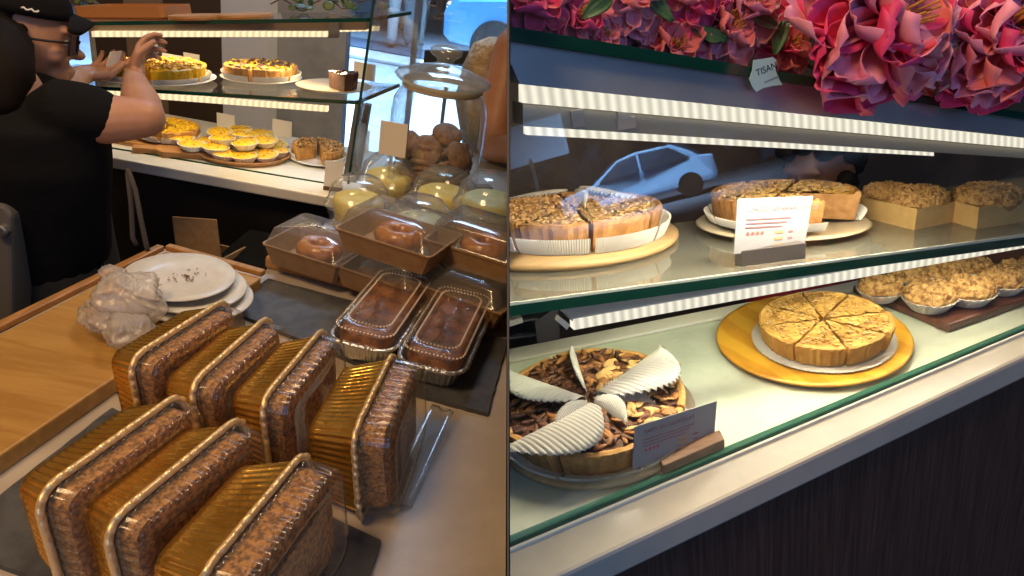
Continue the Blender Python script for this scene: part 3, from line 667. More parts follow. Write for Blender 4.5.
# --- first shelf
n1 = SH1[1]
def shplate(x, y, r, lab, m='ceramic', S=SH1, up=0.0, grp=None):
    b = MB().lathe([(0.01, 0.0005), (r * 0.7, 0.0005), (r * 0.97, 0.007), (r, 0.009), (r * 0.96, 0.0095), (r * 0.7, 0.004), (0.01, 0.0035)], 56)
    c = onsh(x, y, S, up) if S else L_(x, y, ZC + up); t = thing('plate', lab, 'plate', frame(c, S[1] if S else (0, 0, 1)), grp); b.build('dish', M[m] if isinstance(m, str) else m, t, smooth=True); return c
yk = dict(rough=0.007, liner=0.45, bumps=((1.0, 0.8, 0.5), 26, 0.006, [M['yellow'], M['crust']]))
c = shplate(160, 80, 0.118, 'white oval-looking plate of yellow pie slices by the worker\'s raised hand on the case shelf')
ring_of(c + V((0.0, 0.0, 0.006)), 6, 6, 0.092, 0.028, 0.3, M['yellow'], M['yellow'], 'yellow custard pie slice by the worker\'s hands', 'yellow pie slices by the worker', 'L', na=n1, gap=0.006, **yk)
c = shplate(262, 80, 0.092, 'white plate under the four yellow pie slices in the middle of the case shelf', grp=None)
ring_of(c + V((0.0, 0.0, 0.006)), 6, 6, 0.076, 0.028, 0.1, M['crust'], M['yellow'], 'golden pie slice in the middle of the case shelf', 'golden pie slices mid shelf', 'L', na=n1, gap=0.006, rough=0.005, liner=0.55, bumps=((1.0, 0.8, 0.5), 14, 0.007, [M['yellow'], M['choc'], M['darkloaf']]))
c = shplate(334, 89, 0.086, 'pale plate holding a single slice by the glass corner of the case', mat('tan stoneware', (0.50, 0.40, 0.27), 0.4))
t = pie_slice(0.07, 0.036, 0.9, M['choc'], M['liner'], rough=0.004, seed=5, bumps=((2.2, 0.4, 0.4), 12, 0.006, [M['choc']]))
place(t, frame(c + V((-0.012, -0.01, 0.005)), n1, (1, -0.25, 0)), 'single chocolate-striped cream slice on the pale plate', 'pie')
def card(x, y, w, h_, c0, lab, m='card', half='L', lean=-10, yaw=0, name='price_card', base=None):
    t = thing(name, lab, 'price card', Matrix.Translation(c0) @ Matrix.Rotation(rad(yaw), 4, 'Z'), 'small price cards in the glass case', half)
    MB().box((0, 0, h_ / 2), (w, 0.0015, h_), Matrix.Rotation(rad(lean), 3, 'X')).build('card', M[m], t)
    if base: MB().box((0, 0.0, 0.004), (w * 1.05, 0.016, 0.012)).build('stand', M[base], t, bevel=0.001)
    return t
card(0, 0, 0.05, 0.032, onsh(173, 68, SH1), 'small cream price card behind the yellow pie slices on the case shelf', lean=0)
card(0, 0, 0.04, 0.030, onsh(192, 66, SH1), 'small cream price card on the case shelf, beside another one', lean=0)
card(0, 0, 0.055, 0.042, onsh(364, 80, SH1), 'tan price card behind the single slice by the glass corner', lean=0)
# --- marble deck
m = mat('paddle wood', (0.46, 0.22, 0.07), 0.5, nscale=9, ncol=(0.36, 0.16, 0.045), stretch=(1, 7, 7))
o = MB().prism([V((x, y, 0)) for x, y in ((-0.16, -0.06), (0.12, -0.06), (0.12, 0.07), (-0.16, 0.07))], (0, 0, 0.012)).build('wooden_board', M['wood'], bevel=0.003)
o.matrix_world = Matrix.Translation(L_(140, 140)); tag(o, 'flat wooden board under the white plate on the marble deck', 'board')
c = shplate(166, 137, 0.075, 'white plate of pie slices on the flat board in the marble deck', S=None, up=0.0125)
ring_of(c + V((0.01, 0, 0.005)), 5, 5, 0.066, 0.026, 0.5, M['crust'], M['yellow'], 'yellow-topped pie slice on the deck plate', 'pie slices on the deck plate', 'L', gap=0.005, rough=0.005, liner=0.6, bumps=((1, .8, .5), 14, 0.005, [M['yellow']]))
o = MB(); o.prism([V((x, y, 0)) for x, y in ((-0.02, -0.035), (0.10, -0.035), (0.13, 0.0), (0.10, 0.045), (-0.02, 0.045), (-0.035, 0.012), (-0.085, 0.012), (-0.085, -0.012), (-0.035, -0.012))], (0, 0, 0.016))
o = o.build('paddle_board', m, bevel=0.003); cpad = L_(172, 154); o.matrix_world = Matrix.Translation(cpad) @ Matrix.Rotation(rad(24), 4, 'Z'); tag(o, 'small wooden paddle board with its handle over the marble edge', 'board')
cr_ = L_(243, 153); R = 0.122
t = thing('round_tray', 'round wooden tray heaped with small yellow tarts', 'tray', cr_)
MB().lathe([(0.01, 0.0), (R * 0.93, 0.0), (R, 0.010), (R * 1.0, 0.014), (R * 0.95, 0.012), (R * 0.9, 0.006), (0.01, 0.006)], 64).build('dish', M['wood'], t, smooth=True)
tp = thing('custard_tart', 'small yellow custard tart on the paddle board, in the middle of its three', 'tart', cpad + V((0.045, 0.01, 0.0165)), 'yellow tarts on the paddle board')
tart_parts(tp, 1.0, dome=0.008)
b = MB(); rr = random.Random(3)
for k in range(16): b.ell((rr.uniform(-.018, .018), rr.uniform(-.018, .018), 0.0205), (0.003, 0.0016, 0.0014), Matrix.Rotation(rr.uniform(0, 3), 3, 'Z'), 6, 4)
b.build('topping', mat('orange flake', (0.62, 0.25, 0.02), 0.5), tp, smooth=True)
spawn(tp, Matrix.Translation(cpad + V((0.10, 0.02, 0.0165))), 'small yellow custard tart on the paddle board, the one touching the round tray', 'yellow tarts on the paddle board')
spawn(tp, Matrix.Translation(cpad + V((0.0, 0.045, 0.0165))), 'small yellow custard tart on the paddle board, nearest the deck plate', 'yellow tarts on the paddle board')
for row, (rad_, cnt, off, zz) in enumerate(((0.085, 10, 0.15, 0.0065), (0.032, 4, 0.5, 0.0065), (0.058, 6, 0.0, 0.031), (0.0, 1, 0, 0.033))):
    for k in range(cnt):
        a = off + 2 * pi * k / cnt
        spawn(tp, Matrix.Translation(cr_ + V((rad_ * cos(a), rad_ * sin(a), zz))) @ Matrix.Rotation(a, 4, 'Z') @ Matrix.Rotation(rad(rr.uniform(-8, 8)), 4, 'X'), ('topmost small yellow custard tart of the heap on the round wooden tray' if row == 3 else 'small yellow custard tart on the round tray, ' + ('bottom layer at its edge', 'bottom layer near its middle', 'upper layer')[row] + ', at ' + hour(a) + ' o\'clock'), 'yellow tarts on the round tray')
c = shplate(318, 160, 0.076, 'white plate with a crumbly pie next to the glass corner on the marble deck', S=None)
M['crumbtop'] = mat('golden crumble', (0.66, 0.38, 0.12), 0.75, nscale=130, ncol=(0.26, 0.11, 0.025), nlo=0.44, nhi=0.64, bump=1.0, bscale=230, dist=0.006)
ring_of(c + V((0.0, 0, 0.005)), 5, 6, 0.060, 0.034, -0.6, M['crust'], M['crumbtop'], 'crumble pie slice on the corner plate', 'crumble slices on the corner plate', 'L', gap=0.006, rough=0.008, liner=0.5, bumps=((1, .8, .7), 22, 0.006, [M['crumbtop']]))
card(0, 0, 0.055, 0.045, L_(282, 136), 'cream price card behind the heaped tarts', lean=0)
card(0, 0, 0.05, 0.045, L_(226, 130), 'cream price card behind the round tray, near the deck plate', lean=0)
card(0, 0, 0.05, 0.06, L_(360, 150), 'cream price card against the grey post of the case', lean=0)
card(0, 0, 0.042, 0.070, L_(333, 190), 'white price card in a dark stand at the marble corner', m='white', lean=-12, yaw=10, base='darkwood')
# --- top shelf
m_ = frame(onsh(136, 17, SH2), SH2[1], (1, 0.0, 0))
t = thing('wooden_tray', 'brown wooden tray on top of the glass case above the light strip', 'tray', m_)
b = MB(); o_ = [rrect(0.098 * s, 0.06 * s, 0.01, 3, z) for s, z in ((0.96, 0), (1, 0.003), (1, 0.024), (0.95, 0.024), (0.93, 0.006))]; b.loft(o_); b.build('body', mat('orange brown tray', (0.40, 0.16, 0.045), 0.5), t)
for x, y, r, lab in ((198, 19, 0.055, 'thin round wooden board beside the brown tray on top of the case'), (243, 18, 0.06, 'thin round wooden board below the green sprigs on top of the case')):
    o = MB().lathe([(0.01, 0), (r, 0), (r * 1.02, 0.004), (r, 0.008), (0.01, 0.008)], 48).build('round_board', M['wood'], smooth=False); o.matrix_world = frame(onsh(x, y, SH2), SH2[1]); tag(o, lab, 'board')
M['leaf'] = mat('dark leaf', (0.045, 0.085, 0.025), 0.5, nscale=8, ncol=(0.08, 0.13, 0.04))
rr = random.Random(8)
for gi, (x0, x1, lab) in enumerate(((262, 372, 'dark green leafy sprig on top of the case by its glass corner'), (56, 84, 'dark green leafy sprig on top of the case behind the black cap'))):
    a, c = onsh(x0, 14, SH2), onsh(x1, 14, SH2); t = thing('leafy_sprig', lab, 'plant', (a + c) / 2); oo = V(t.matrix_world.translation)
    pts = [a.lerp(c, k / 12) - oo + V((0, 0.05 + 0.01 * sin(k * 2), 0.018 + 0.012 * sin(k * 1.3))) for k in range(13)]
    MB().tube(pts, 0.0018, 6).build('stem', M['darkwood'], t)
    b = MB()
    for k in range(30 if gi == 0 else 12):
        p = pts[rr.randrange(13)] + V((rr.uniform(-.03, .03), rr.uniform(-.03, .03), rr.uniform(-.012, .05))); s = rr.uniform(0.009, 0.017)
        b.ell(p, (s, s * 0.8, 0.0012), Matrix.Rotation(rr.uniform(0, 3), 3, 'Z') @ Matrix.Rotation(rr.uniform(0.5, 1.4), 3, 'X'), 10, 5)
    b.build('leaves', M['leaf'], t, smooth=True)

# ------------------------------------------------------------------ back wall, shop window, street
YW = 2.35
def wallseg(name, x0, x1, zlo, zhi, m, Y=YW, th=0.05, ymid=60):
    a = LY(x0, ymid, Y); c = LY(x1, ymid, Y)
    o = MB().box(((a.x + c.x) / 2, Y + th / 2, (zlo + zhi) / 2), (c.x - a.x, th, zhi - zlo)).build(name, m); o['kind'] = 'structure'; return o
wb = mat('brown wall panel', (0.26, 0.19, 0.13), 0.6, nscale=3, ncol=(0.18, 0.13, 0.09))
wdk = mat('dark brown panel', (0.05, 0.032, 0.022), 0.6)
wlb = mat('pale blue frosted panel', (0.62, 0.68, 0.82), 0.4)
wgr = mat('grey panel', (0.34, 0.37, 0.42), 0.5, nscale=5, ncol=(0.24, 0.26, 0.30))
for k, (x0, x1, m) in enumerate(((-260, 56, wdk), (93, 128, wdk), (128, 166, wb), (166, 222, wdk), (222, 268, wlb), (277, 345, wgr))):
    wallseg('wall_back_panel', x0, x1, 0.0, 2.2, m)
wallseg('trim_1', 268, 277, 0.0, 2.2, mat('bright mullion', (0.6, 0.66, 0.72), 0.4))
wallseg('trim_2', 410, 415, 0.0, 2.2, M['greypost'], Y=2.6, th=0.02)
o = MB().box((LY(60, 60, 2.5).x - 0.25, 2.50, 0.2), (1.3, 0.05, 0.4)).build('trim_3', wb); o['kind'] = 'structure'
# window glass
a, c = LY(346, 60, 2.6), LY(508, 60, 2.6)
g = MB().box(((a.x + c.x) / 2, 2.61, 1.1), (c.x - a.x - 0.02, 0.006, 2.2)).build('window_1', M['glass']); g['kind'] = 'structure'; clip(g, 'L')
# black bench rails by the window
rl = thing('window_rail', 'black window rail below the parked car', 'rail', L_(445, 90, 0.70))
ro = V(rl.matrix_world.translation)
for (x0, y0, x1, y1) in ((424, 53, 476, 54), (414, 66, 448, 68)):
    a, c = LY(x0, y0 + 4, 2.52) - ro, LY(x1, y1 + 4, 2.52) - ro
    MB().prism([a + V((0, 0, -0.02)), c + V((0, 0, -0.02)), c + V((0, 0, 0.022)), a + V((0, 0, 0.022))], (0, 0.03, 0)).build('rail', M['black'], rl)
MB().box((0.0, 0.03, -0.30), (0.02, 0.02, 0.62)).build('post', M['black'], rl)
clip(rl, 'L')
st = mat('street paving', (0.42, 0.50, 0.60), 0.7, nscale=2, ncol=(0.52, 0.60, 0.70))
o = MB().box((0, 9.6, -0.03), (16, 14.0, 0.04)).build('street_ground', st); o['kind'] = 'structure'; clip(o, 'L')
def gband(name, y0, y1, z, m):
    a, c = L_(300, y0, 0).y, L_(300, y1, 0).y
    o = MB().box((0.5, (a + c) / 2, z / 2), (9, abs(a - c), z)).build(name, m); o['kind'] = 'structure'; return clip(o, 'L')
gband('street_kerb', 40, 48, 0.03, mat('white kerb', (0.72, 0.74, 0.76), 0.6))
gband('street_road', 28, 37, 0.012, mat('blue grey asphalt', (0.13, 0.17, 0.25), 0.7))
far = MB().box((0, 16.0, 1.5), (22, 0.2, 4)).build('exterior_wall', mat('far shopfront', (0.10, 0.13, 0.20), 0.6, nscale=2.5, ncol=(0.45, 0.55, 0.70), nlo=0.45, nhi=0.55)); far['kind'] = 'structure'; clip(far, 'L')

# parked blue car seen through the window
def car(m4, label, paint, half='L', cl=None, s=1.0):
    t = thing('car', label, 'car', m4, None, half)
    Ln, W = 4.2 * s, 1.75 * s
    side = [(-2.1, 0.35), (-2.12, 0.62), (-2.0, 0.78), (-1.15, 0.92), (-0.35, 1.42), (0.15, 1.50), (1.1, 1.46), (1.75, 1.02), (2.08, 0.95), (2.12, 0.45), (2.05, 0.30), (-2.0, 0.28)]
    b = MB(); rings = []
    for y, k, dz in ((-0.875, 0.93, 0.02), (-0.84, 0.985, 0), (-0.60, 1.0, 0), (0.60, 1.0, 0), (0.84, 0.985, 0), (0.875, 0.93, 0.02)):
        rings.append([V((x * s * (k if z < 1 else k), (y * (1 if z < 1.0 else 0.80)) * s, (z + (dz if z < 0.5 else -dz)) * s)) for x, z in side])
    b.loft(rings); b.build('body', paint, t, smooth=False, bevel=0.04 * s)
    gm = mat('car glass', (0.03, 0.05, 0.08), 0.05, coat=0.6)
    b = MB()
    for sg in (-1, 1):
        for q in ([(-0.95, 0.95), (-0.35, 1.36), (0.15, 1.43), (0.15, 0.97)], [(0.22, 0.97), (0.22, 1.43), (1.0, 1.40), (1.48, 1.02)]):
            b.prism([V((x * s, sg * (0.885 if z < 1 else 0.735) * s, z * s)) for x, z in q], V((0, sg * 0.012, 0)))
    b.prism([V((x * s, y * s, z * s)) for x, y, z in ((-1.12, -0.72, 0.95), (-1.12, 0.72, 0.95), (-0.42, 0.58, 1.405), (-0.42, -0.58, 1.405))], V((-0.02, 0, 0.03)))
    b.prism([V((x * s, y * s, z * s)) for x, y, z in ((1.72, -0.72, 1.06), (1.72, 0.72, 1.06), (1.18, 0.58, 1.42), (1.18, -0.58, 1.42))], V((0.02, 0, 0.03)))
    b.build('windows', gm, t)
    for x in (-1.35, 1.35):
        for y in (-0.80, 0.80):
            w = MB(); rg = []
            for yy, r in ((-0.11, 0.26), (-0.11, 0.32), (0.11, 0.32), (0.11, 0.26)):
                rg.append([V((x * s + r * s * cos(q), (y + yy) * s, 0.32 * s + r * s * sin(q))) for q in [2 * pi * k / 24 for k in range(24)]])
            w.loft(rg); w.build('wheel', M['black'], t)
    b = MB()
    for y in (-0.62, 0.62): b.ell((-2.06 * s, y * s, 0.68 * s), (0.06 * s, 0.2 * s, 0.08 * s))
    b.build('headlights', M['silver'], t, smooth=True)
    if cl: clip(t, cl)
    return t
cpt = L_(560, 70, 0.0)
car(Matrix.Translation(V((cpt.x + 0.72, cpt.y - 1.0, 0))) @ Matrix.Rotation(rad(-16), 4, 'Z'), 'blue car parked outside the shop window', mat('blue car paint', (0.08, 0.28, 0.55), 0.2, coat=0.8), cl='L')
# street poles, passers-by, red stall
def pole(x, y, r, h_, lab, m):
    o = MB().lathe([(r * 1.6, 0), (r * 1.6, 0.03), (r, 0.05), (r, h_), (r * 0.4, h_ + 0.02)], 16).build('street_pole', m, smooth=True); o.matrix_world = Matrix.Translation(L_(x, y, 0)); tag(o, lab, 'pole')
wm = mat('white paint', (0.75, 0.78, 0.80), 0.5)
pole(421, 44, 0.03, 2.4, 'thin white pole on the kerb outside the window', wm)
pole(468, 36, 0.06, 2.2, 'thicker white post beyond the car', wm)
def walker(x, y, hgt, yaw, shirt, trous, lab, sway=0.16):
    c = L_(x, y, 0.0); k = hgt / 1.7
    t = thing('person', lab, 'person', Matrix.Translation(c) @ Matrix.Rotation(rad(yaw), 4, 'Z'))
    b = MB(); 
    b.chain([(0, 0, 1.36 * k), (0, 0, 1.47 * k)], [0.055 * k, 0.05 * k]); b.ell((0, 0.02, 1.60 * k), (0.075 * k, 0.09 * k, 0.115 * k))
    for s in (-1, 1):
        b.chain([(s * 0.19 * k, 0, 1.38 * k), (s * 0.24 * k, -0.02 * s, 1.10 * k), (s * 0.25 * k, 0.10 * s, 0.87 * k), (s * 0.25 * k, 0.13 * s, 0.78 * k)], [0.05 * k, 0.04 * k, 0.03 * k, 0.03 * k])
        b.chain([(s * 0.1 * k, sway * s, 0.10 * k), (s * 0.1 * k, sway * s + 0.12, 0.04 * k)], [0.045 * k, 0.035 * k])
    o = b.build('body', M['skin'], t, smooth=True); r = o.modifiers.new('remesh', 'REMESH'); r.mode = 'VOXEL'; r.voxel_size = 0.018; r.use_smooth_shade = True
    b = MB(); b.chain([(0, 0, 0.98 * k), (0, 0, 1.2 * k), (0, 0, 1.36 * k)], [0.15 * k, 0.15 * k, 0.16 * k], 16)
    for s in (-1, 1): b.chain([(s * 0.17 * k, 0, 1.38 * k), (s * 0.22 * k, -0.01, 1.18 * k)], [0.07 * k, 0.06 * k])
    o = b.build('shirt', shirt, t, smooth=True); r = o.modifiers.new('remesh', 'REMESH'); r.mode = 'VOXEL'; r.voxel_size = 0.02; r.use_smooth_shade = True
    b = MB()
    for s in (-1, 1): b.chain([(s * 0.085 * k, 0, 0.95 * k), (s * 0.1 * k, sway * s * 0.6, 0.52 * k), (s * 0.1 * k, sway * s, 0.12 * k)], [0.115 * k, 0.08 * k, 0.065 * k])
    o = b.build('trousers', trous, t, smooth=True); r = o.modifiers.new('remesh', 'REMESH'); r.mode = 'VOXEL'; r.voxel_size = 0.018; r.use_smooth_shade = True
    MB().ell((0, -0.005, 1.625 * k), (0.088 * k, 0.1 * k, 0.12 * k), fn=lambda d: 1 if (d.z > 0.1 or d.y < -0.2) else 0.8).build('hair', M['hair'], t, smooth=True)
wh = mat('white clothes', (0.72, 0.76, 0.80), 0.7); bl = mat('navy clothes', (0.05, 0.08, 0.18), 0.7); rd = mat('red cloth', (0.65, 0.04, 0.05), 0.6)
walker(399, 48, 1.65, 10, wh, wh, 'passer-by in white trousers walking beyond the window')
walker(441, 20, 1.7, 30, bl, mat('tan trousers', (0.55, 0.38, 0.32), 0.7), 'passer-by in tan trousers standing beyond the kerb')
walker(385, 30, 1.7, -30, bl, bl, 'passer-by in navy clothes across the street')
def stall(x, y, lab, m, w, hh):
    c = L_(x, y, 0); t = thing('street_board', lab, 'sign board', c)
    MB().box((0, 0, 0.25 + hh / 2), (w, 0.04, hh)).build('panel', m, t, bevel=0.01)
    for s in (-1, 1): MB().box((s * w * 0.4, 0, 0.14), (0.03, 0.03, 0.28)).build('leg', M['black'], t)
stall(462, 26, 'white board standing on the far pavement', wm, 0.32, 0.40)
stall(482, 16, 'red stall board on the far pavement above the car', rd, 0.6, 0.5)
# ------------------------------------------------------------------ people at the cake counter
def hand(b, W, d, nrm, side, curl=0.5, s=1.0, spread=0.10, thumb=0.7):
    """palm and five bent fingers; W wrist, d along the hand, nrm out of the palm, side +1/-1 = thumb side"""
    d = V(d).normalized(); nrm = V(nrm); nrm = (nrm - d * nrm.dot(d)).normalized(); x = d.cross(nrm) * side
    R = Matrix((x, d, nrm)).transposed()
    b.ell(W + d * 0.045 * s, (0.040 * s, 0.052 * s, 0.015 * s), R, 18, 10)
    b.chain([W - d * 0.01, W + d * 0.03 * s], [0.024 * s, 0.024 * s])
    for k, (off, ln, r) in enumerate(((0.030, 0.070, 0.0090), (0.010, 0.078, 0.0092), (-0.010, 0.073, 0.0088), (-0.029, 0.058, 0.0078))):
        p = W + d * 0.082 * s + x * off * s; dd = (d + x * off * spread * 40).normalized(); pts = [p - d * 0.02 * s, p]; a = 0.0
        for q, f in enumerate((0.45, 0.32, 0.23)):
            a += curl * (0.55 + 0.18 * k * 0.5) * (0.8 if q == 0 else 1.0)
            p = p + (dd * cos(a) + nrm * sin(a)) * ln * f * s; pts.append(p)
        b.chain(pts, [r * s, r * s, r * 0.95 * s, r * 0.88 * s, r * 0.8 * s], 10)
    p = W + d * 0.022 * s + x * 0.030 * s; a = (x * 0.8 + d * 0.6 + nrm * 0.35 * thumb).normalized(); c = (x * 0.25 + d * 0.8 + nrm * thumb).normalized()
    b.chain([p, p + a * 0.030 * s, p + a * 0.030 * s + c * 0.028 * s, p + a * 0.030 * s + c * 0.050 * s], [0.013 * s, 0.0115 * s, 0.010 * s, 0.0085 * s], 10)
def remesh(o, vs, sm=4):
    r = o.modifiers.new('remesh', 'REMESH'); r.mode = 'VOXEL'; r.voxel_size = vs; r.use_smooth_shade = True
    k = o.modifiers.new('smooth', 'SMOOTH'); k.iterations = sm; k.factor = 0.5
    return o
def head_into(b, C, R, s=1.0):                     # local: +y face direction, z up
    def T(p): return C + R @ (V(p) * s)
    def skull(d):
        k = 1.0
        if d.z < -0.2: k -= 0.16 * min(1, (-d.z - 0.2)) * (1.2 if d.y < 0 else 0.4)
        return k
    b.ell(C, (0.074 * s, 0.094 * s, 0.112 * s), R, 32, 22, skull)
    for p, r in (((0, 0.058, -0.062), (0.046, 0.038, 0.044)), ((0, 0.078, -0.094), (0.022, 0.018, 0.016)), ((0.036, 0.062, -0.020), (0.026, 0.024, 0.024)), ((-0.036, 0.062, -0.020), (0.026, 0.024, 0.024)),
                 ((0, 0.100, -0.018), (0.012, 0.018, 0.012)), ((0, 0.092, 0.004), (0.008, 0.014, 0.024)), ((0, 0.092, -0.052), (0.022, 0.010, 0.0055)), ((0, 0.090, -0.062), (0.019, 0.010, 0.006)),
                 ((0, 0.082, 0.030), (0.052, 0.014, 0.012))):
        b.ell(T(p), tuple(q * s for q in r), R, 14, 10)
    for sg in (-1, 1):                             # ears
        b.ell(T((sg * 0.076, -0.005, -0.012)), (0.008 * s, 0.020 * s, 0.032 * s), R @ Matrix.Rotation(sg * 0.35, 3, 'Z'), 12, 10)
        b.ell(T((sg * 0.078, -0.001, -0.036)), (0.006 * s, 0.009 * s, 0.010 * s), R, 10, 8)
# --- counter worker, back three-quarter view, both hands up at the case shelf
HC = LY(18, 33, 1.20); fdir = V((0.84, 0.50, -0.16)).normalized(); upv = V((0.10, 0.10, 1)); xr = fdir.cross(upv).normalized(); HR = Matrix((xr, fdir, xr.cross(fdir))).transposed(); HS = HR * 0.86
base = LY(58, 300, 1.14); wk = thing('person', 'person in black T-shirt, black cap and glasses reaching into the glass display case', 'person', V((base.x, base.y, 0)))
wo = V(wk.matrix_world.translation)
def W_(p): return V(p) - wo
b = MB(); head_into(b, W_(HC), HR, 0.86)
neck0 = LY(10, 94, 1.08)
b.chain([W_(neck0), W_(HC) + V((-0.03, -0.03, -0.05))], [0.05, 0.047], 16)
sh = LY(68, 113, 1.08); el = LY(145, 118, 1.13); wr = LY(134, 78, 1.34)
b.chain([W_(neck0) + V((0, 0, -0.10)), W_(sh)], [0.06, 0.045], 14)
b.chain([W_(sh), W_(sh).lerp(W_(el), 0.5) + V((0, 0, -0.006)), W_(el)], [0.044, 0.041, 0.032], 16)
b.chain([W_(el), W_(el).lerp(W_(wr), 0.35), W_(wr)], [0.032, 0.033, 0.020], 16)
hd = (LY(142, 46, 1.40) - wr).normalized()
hand(b, W_(wr), hd, V((0.8, -0.1, -0.35)), -1, 0.9, 0.74)
sl = LY(28, 108, 1.12); el2 = LY(58, 92, 1.24); wr2 = LY(80, 76, 1.36)
b.chain([W_(sl), W_(el2), W_(wr2)], [0.04, 0.033, 0.020], 16)
hd2 = (LY(102, 69, 1.42) - wr2).normalized()
hand(b, W_(wr2), hd2, V((0.1, 0.3, 1)), 1, 0.4, 0.76, thumb=0.5)
remesh(b.build('body', M['skin'], wk, smooth=True), 0.0035, 3)
b = MB()
tc = [LY(20, 118, 1.08), LY(24, 160, 1.08), LY(33, 215, 1.10), LY(38, 262, 1.12), LY(42, 300, 1.13)]
def tring(c, rx, ry, tw=0.35): return [W_(c) + Matrix.Rotation(tw, 3, 'Z') @ V((rx * cos(q), ry * sin(q), 0)) for q in [2 * pi * k / 28 for k in range(28)]]
b.loft([tring(neck0, 0.052, 0.048), tring(neck0 + V((0, 0, -0.02)), 0.09, 0.07), tring(tc[0], 0.130, 0.092), tring(tc[1], 0.132, 0.095), tring(tc[2], 0.122, 0.092), tring(tc[3], 0.124, 0.095), tring(tc[4], 0.135, 0.10)])
b.chain([W_(neck0) + V((0.03, 0, -0.055)), W_(sh) + V((0, 0, 0.006)), W_(sh).lerp(W_(el), 0.34)], [0.046, 0.050, 0.046], 18)
b.chain([W_(neck0) + V((-0.04, 0, -0.05)), W_(LY(-12, 116, 1.06)), W_(LY(-20, 140, 1.08))], [0.046, 0.050, 0.046], 18)
b.chain([W_(LY(8, 108, 1.12)), W_(LY(34, 104, 1.14)), W_(LY(44, 100, 1.18))], [0.06, 0.055, 0.046], 18)
o = remesh(b.build('shirt', M['blackcloth'], wk, smooth=True), 0.006, 4)
b = MB()                                            # apron panel wraps the hip, with ties
b.loft([tring(LY(38, 150, 1.10), 0.105, 0.09), tring(LY(40, 200, 1.12), 0.108, 0.092), tring(LY(44, 235, 1.13), 0.114, 0.098), tring(LY(52, 300, 1.14), 0.130, 0.115), tring(LY(56, 420, 1.15), 0.14, 0.12)])
b.build('apron', M['apron'], wk, smooth=True)
b = MB(); a = [LY(98, 178, 1.0), LY(106, 200, 0.99), LY(112, 230, 0.98), LY(118, 256, 0.98), LY(121, 268, 0.98)]
b.tube([W_(p) + V((0.012, 0.06, 0)) for p in a], 0.004, 8)
b.tube([W_(p) + V((0.012, 0.06, 0)) for p in [LY(98, 182, 1.0), LY(102, 215, 0.99), LY(104, 250, 0.98), LY(108, 258, .98)]], 0.004, 8)
b.build('apron_tie', mat('apron tie', (0.06, 0.055, 0.05), 0.9), wk, smooth=True)
b = MB()                                            # legs
lg = W_(LY(55, 300, 1.13)); lg.z = 0
for s in (-1, 1): b.chain([V((lg.x - 0.02 + s * 0.055, 0.0, 0.80)), V((lg.x - 0.02 + s * 0.065, 0.02, 0.48)), V((lg.x - 0.02 + s * 0.07, 0.0, 0.12)), V((lg.x - 0.02 + s * 0.07, 0.06, 0.05))], [0.085, 0.066, 0.052, 0.048], 14)
b.build('trousers', M['blackcloth'], wk, smooth=True)
b = MB()                                            # hair, cap
def hairf(d): return 1.0 if (d.y < 0.15 or d.z > 0.45) else 0.80
b.ell(W_(HC) + HS @ V((0, -0.016, 0.012)), (0.074, 0.086, 0.099), HR, 30, 20, hairf)
b.ell(W_(HC) + HS @ V((0, -0.085, -0.075)), (0.050, 0.042, 0.052), HR, 20, 14)
b.ell(W_(HC) + HS @ V((0.05, -0.035, -0.05)), (0.028, 0.034, 0.046), HR, 16, 10)
b.chain([W_(LY(-2, 46, 1.12)), W_(LY(-2, 74, 1.06)), W_(LY(-2, 96, 1.045))], [0.050, 0.050, 0.038], 16)
b.chain([W_(HC) + HS @ V((0.074, 0.010, 0.02)), W_(HC) + HS @ V((0.076, 0.000, -0.01))], [0.010, 0.006])
b.build('hair', M['hair'], wk, smooth=True)
cp = MB(); capf = mat('black cap cloth', (0.012, 0.011, 0.012), 0.95, spec=0.1)
rings = []
for k in range(9):
    f = k / 8 * pi / 2; rings.append([W_(HC) + HS @ V((0.084 * cos(f) ** 0.8 * cos(q), -0.010 + 0.102 * cos(f) ** 0.8 * sin(q), 0.048 + 0.078 * sin(f))) for q in [2 * pi * i / 30 for i in range(30)]])
cp.loft(rings, True, True)
br_ = []
for k in range(7):
    f = k / 6; br_.append([W_(HC) + HS @ V((x * (1 - 0.25 * f * f), 0.085 + 0.044 * f * math.sqrt(max(0, 1 - (x / 0.085) ** 2)) , 0.062 - 0.008 * f - 4.2 * x * x)) for x in [-0.075 + 0.15 * i / 12 for i in range(13)]])
cp.loft(br_, False, False, close=False)
o = cp.build('cap', capf, wk, smooth=True); s_ = o.modifiers.new('s', 'SOLIDIFY'); s_.thickness = 0.003
o2 = MB(); o2.tube([W_(HC) + HS @ V((0.090, 0.01 + 0.004 * k, 0.062 + 0.002 * sin(k * 2))) for k in range(8)], 0.0016, 6); o2.build('cap_emblem', M['white'], o, smooth=True)
b = MB()                                            # glasses
for sg in (-1, 1):
    cc = V((sg * 0.034, 0.098, 0.006)); lo = [W_(HC) + HS @ (cc + V((p.x, 0.004 * (1 - abs(p.x) * 10) - 0.012 * (sg * p.x > 0.015), p.y))) for p in rrect(0.026, 0.019, 0.009, 4)]
    b.tube(lo, 0.0022, 6, closed=True)
    b.tube([W_(HC) + HS @ V((sg * 0.060, 0.090, 0.012)), W_(HC) + HS @ V((sg * 0.079, 0.05, 0.010)), W_(HC) + HS @ V((sg * 0.082, 0.0, 0.006))], 0.002, 6)
b.tube([W_(HC) + HS @ V((-0.010, 0.104, 0.008)), W_(HC) + HS @ V((0.010, 0.104, 0.008))], 0.002, 6)
b.build('glasses', M['black'], wk, smooth=True)
b = MB()
for sg in (-1, 1): b.ell(W_(HC) + HS @ V((sg * 0.031, 0.083, 0.006)), (0.0105, 0.008, 0.007), HR, 12, 8)
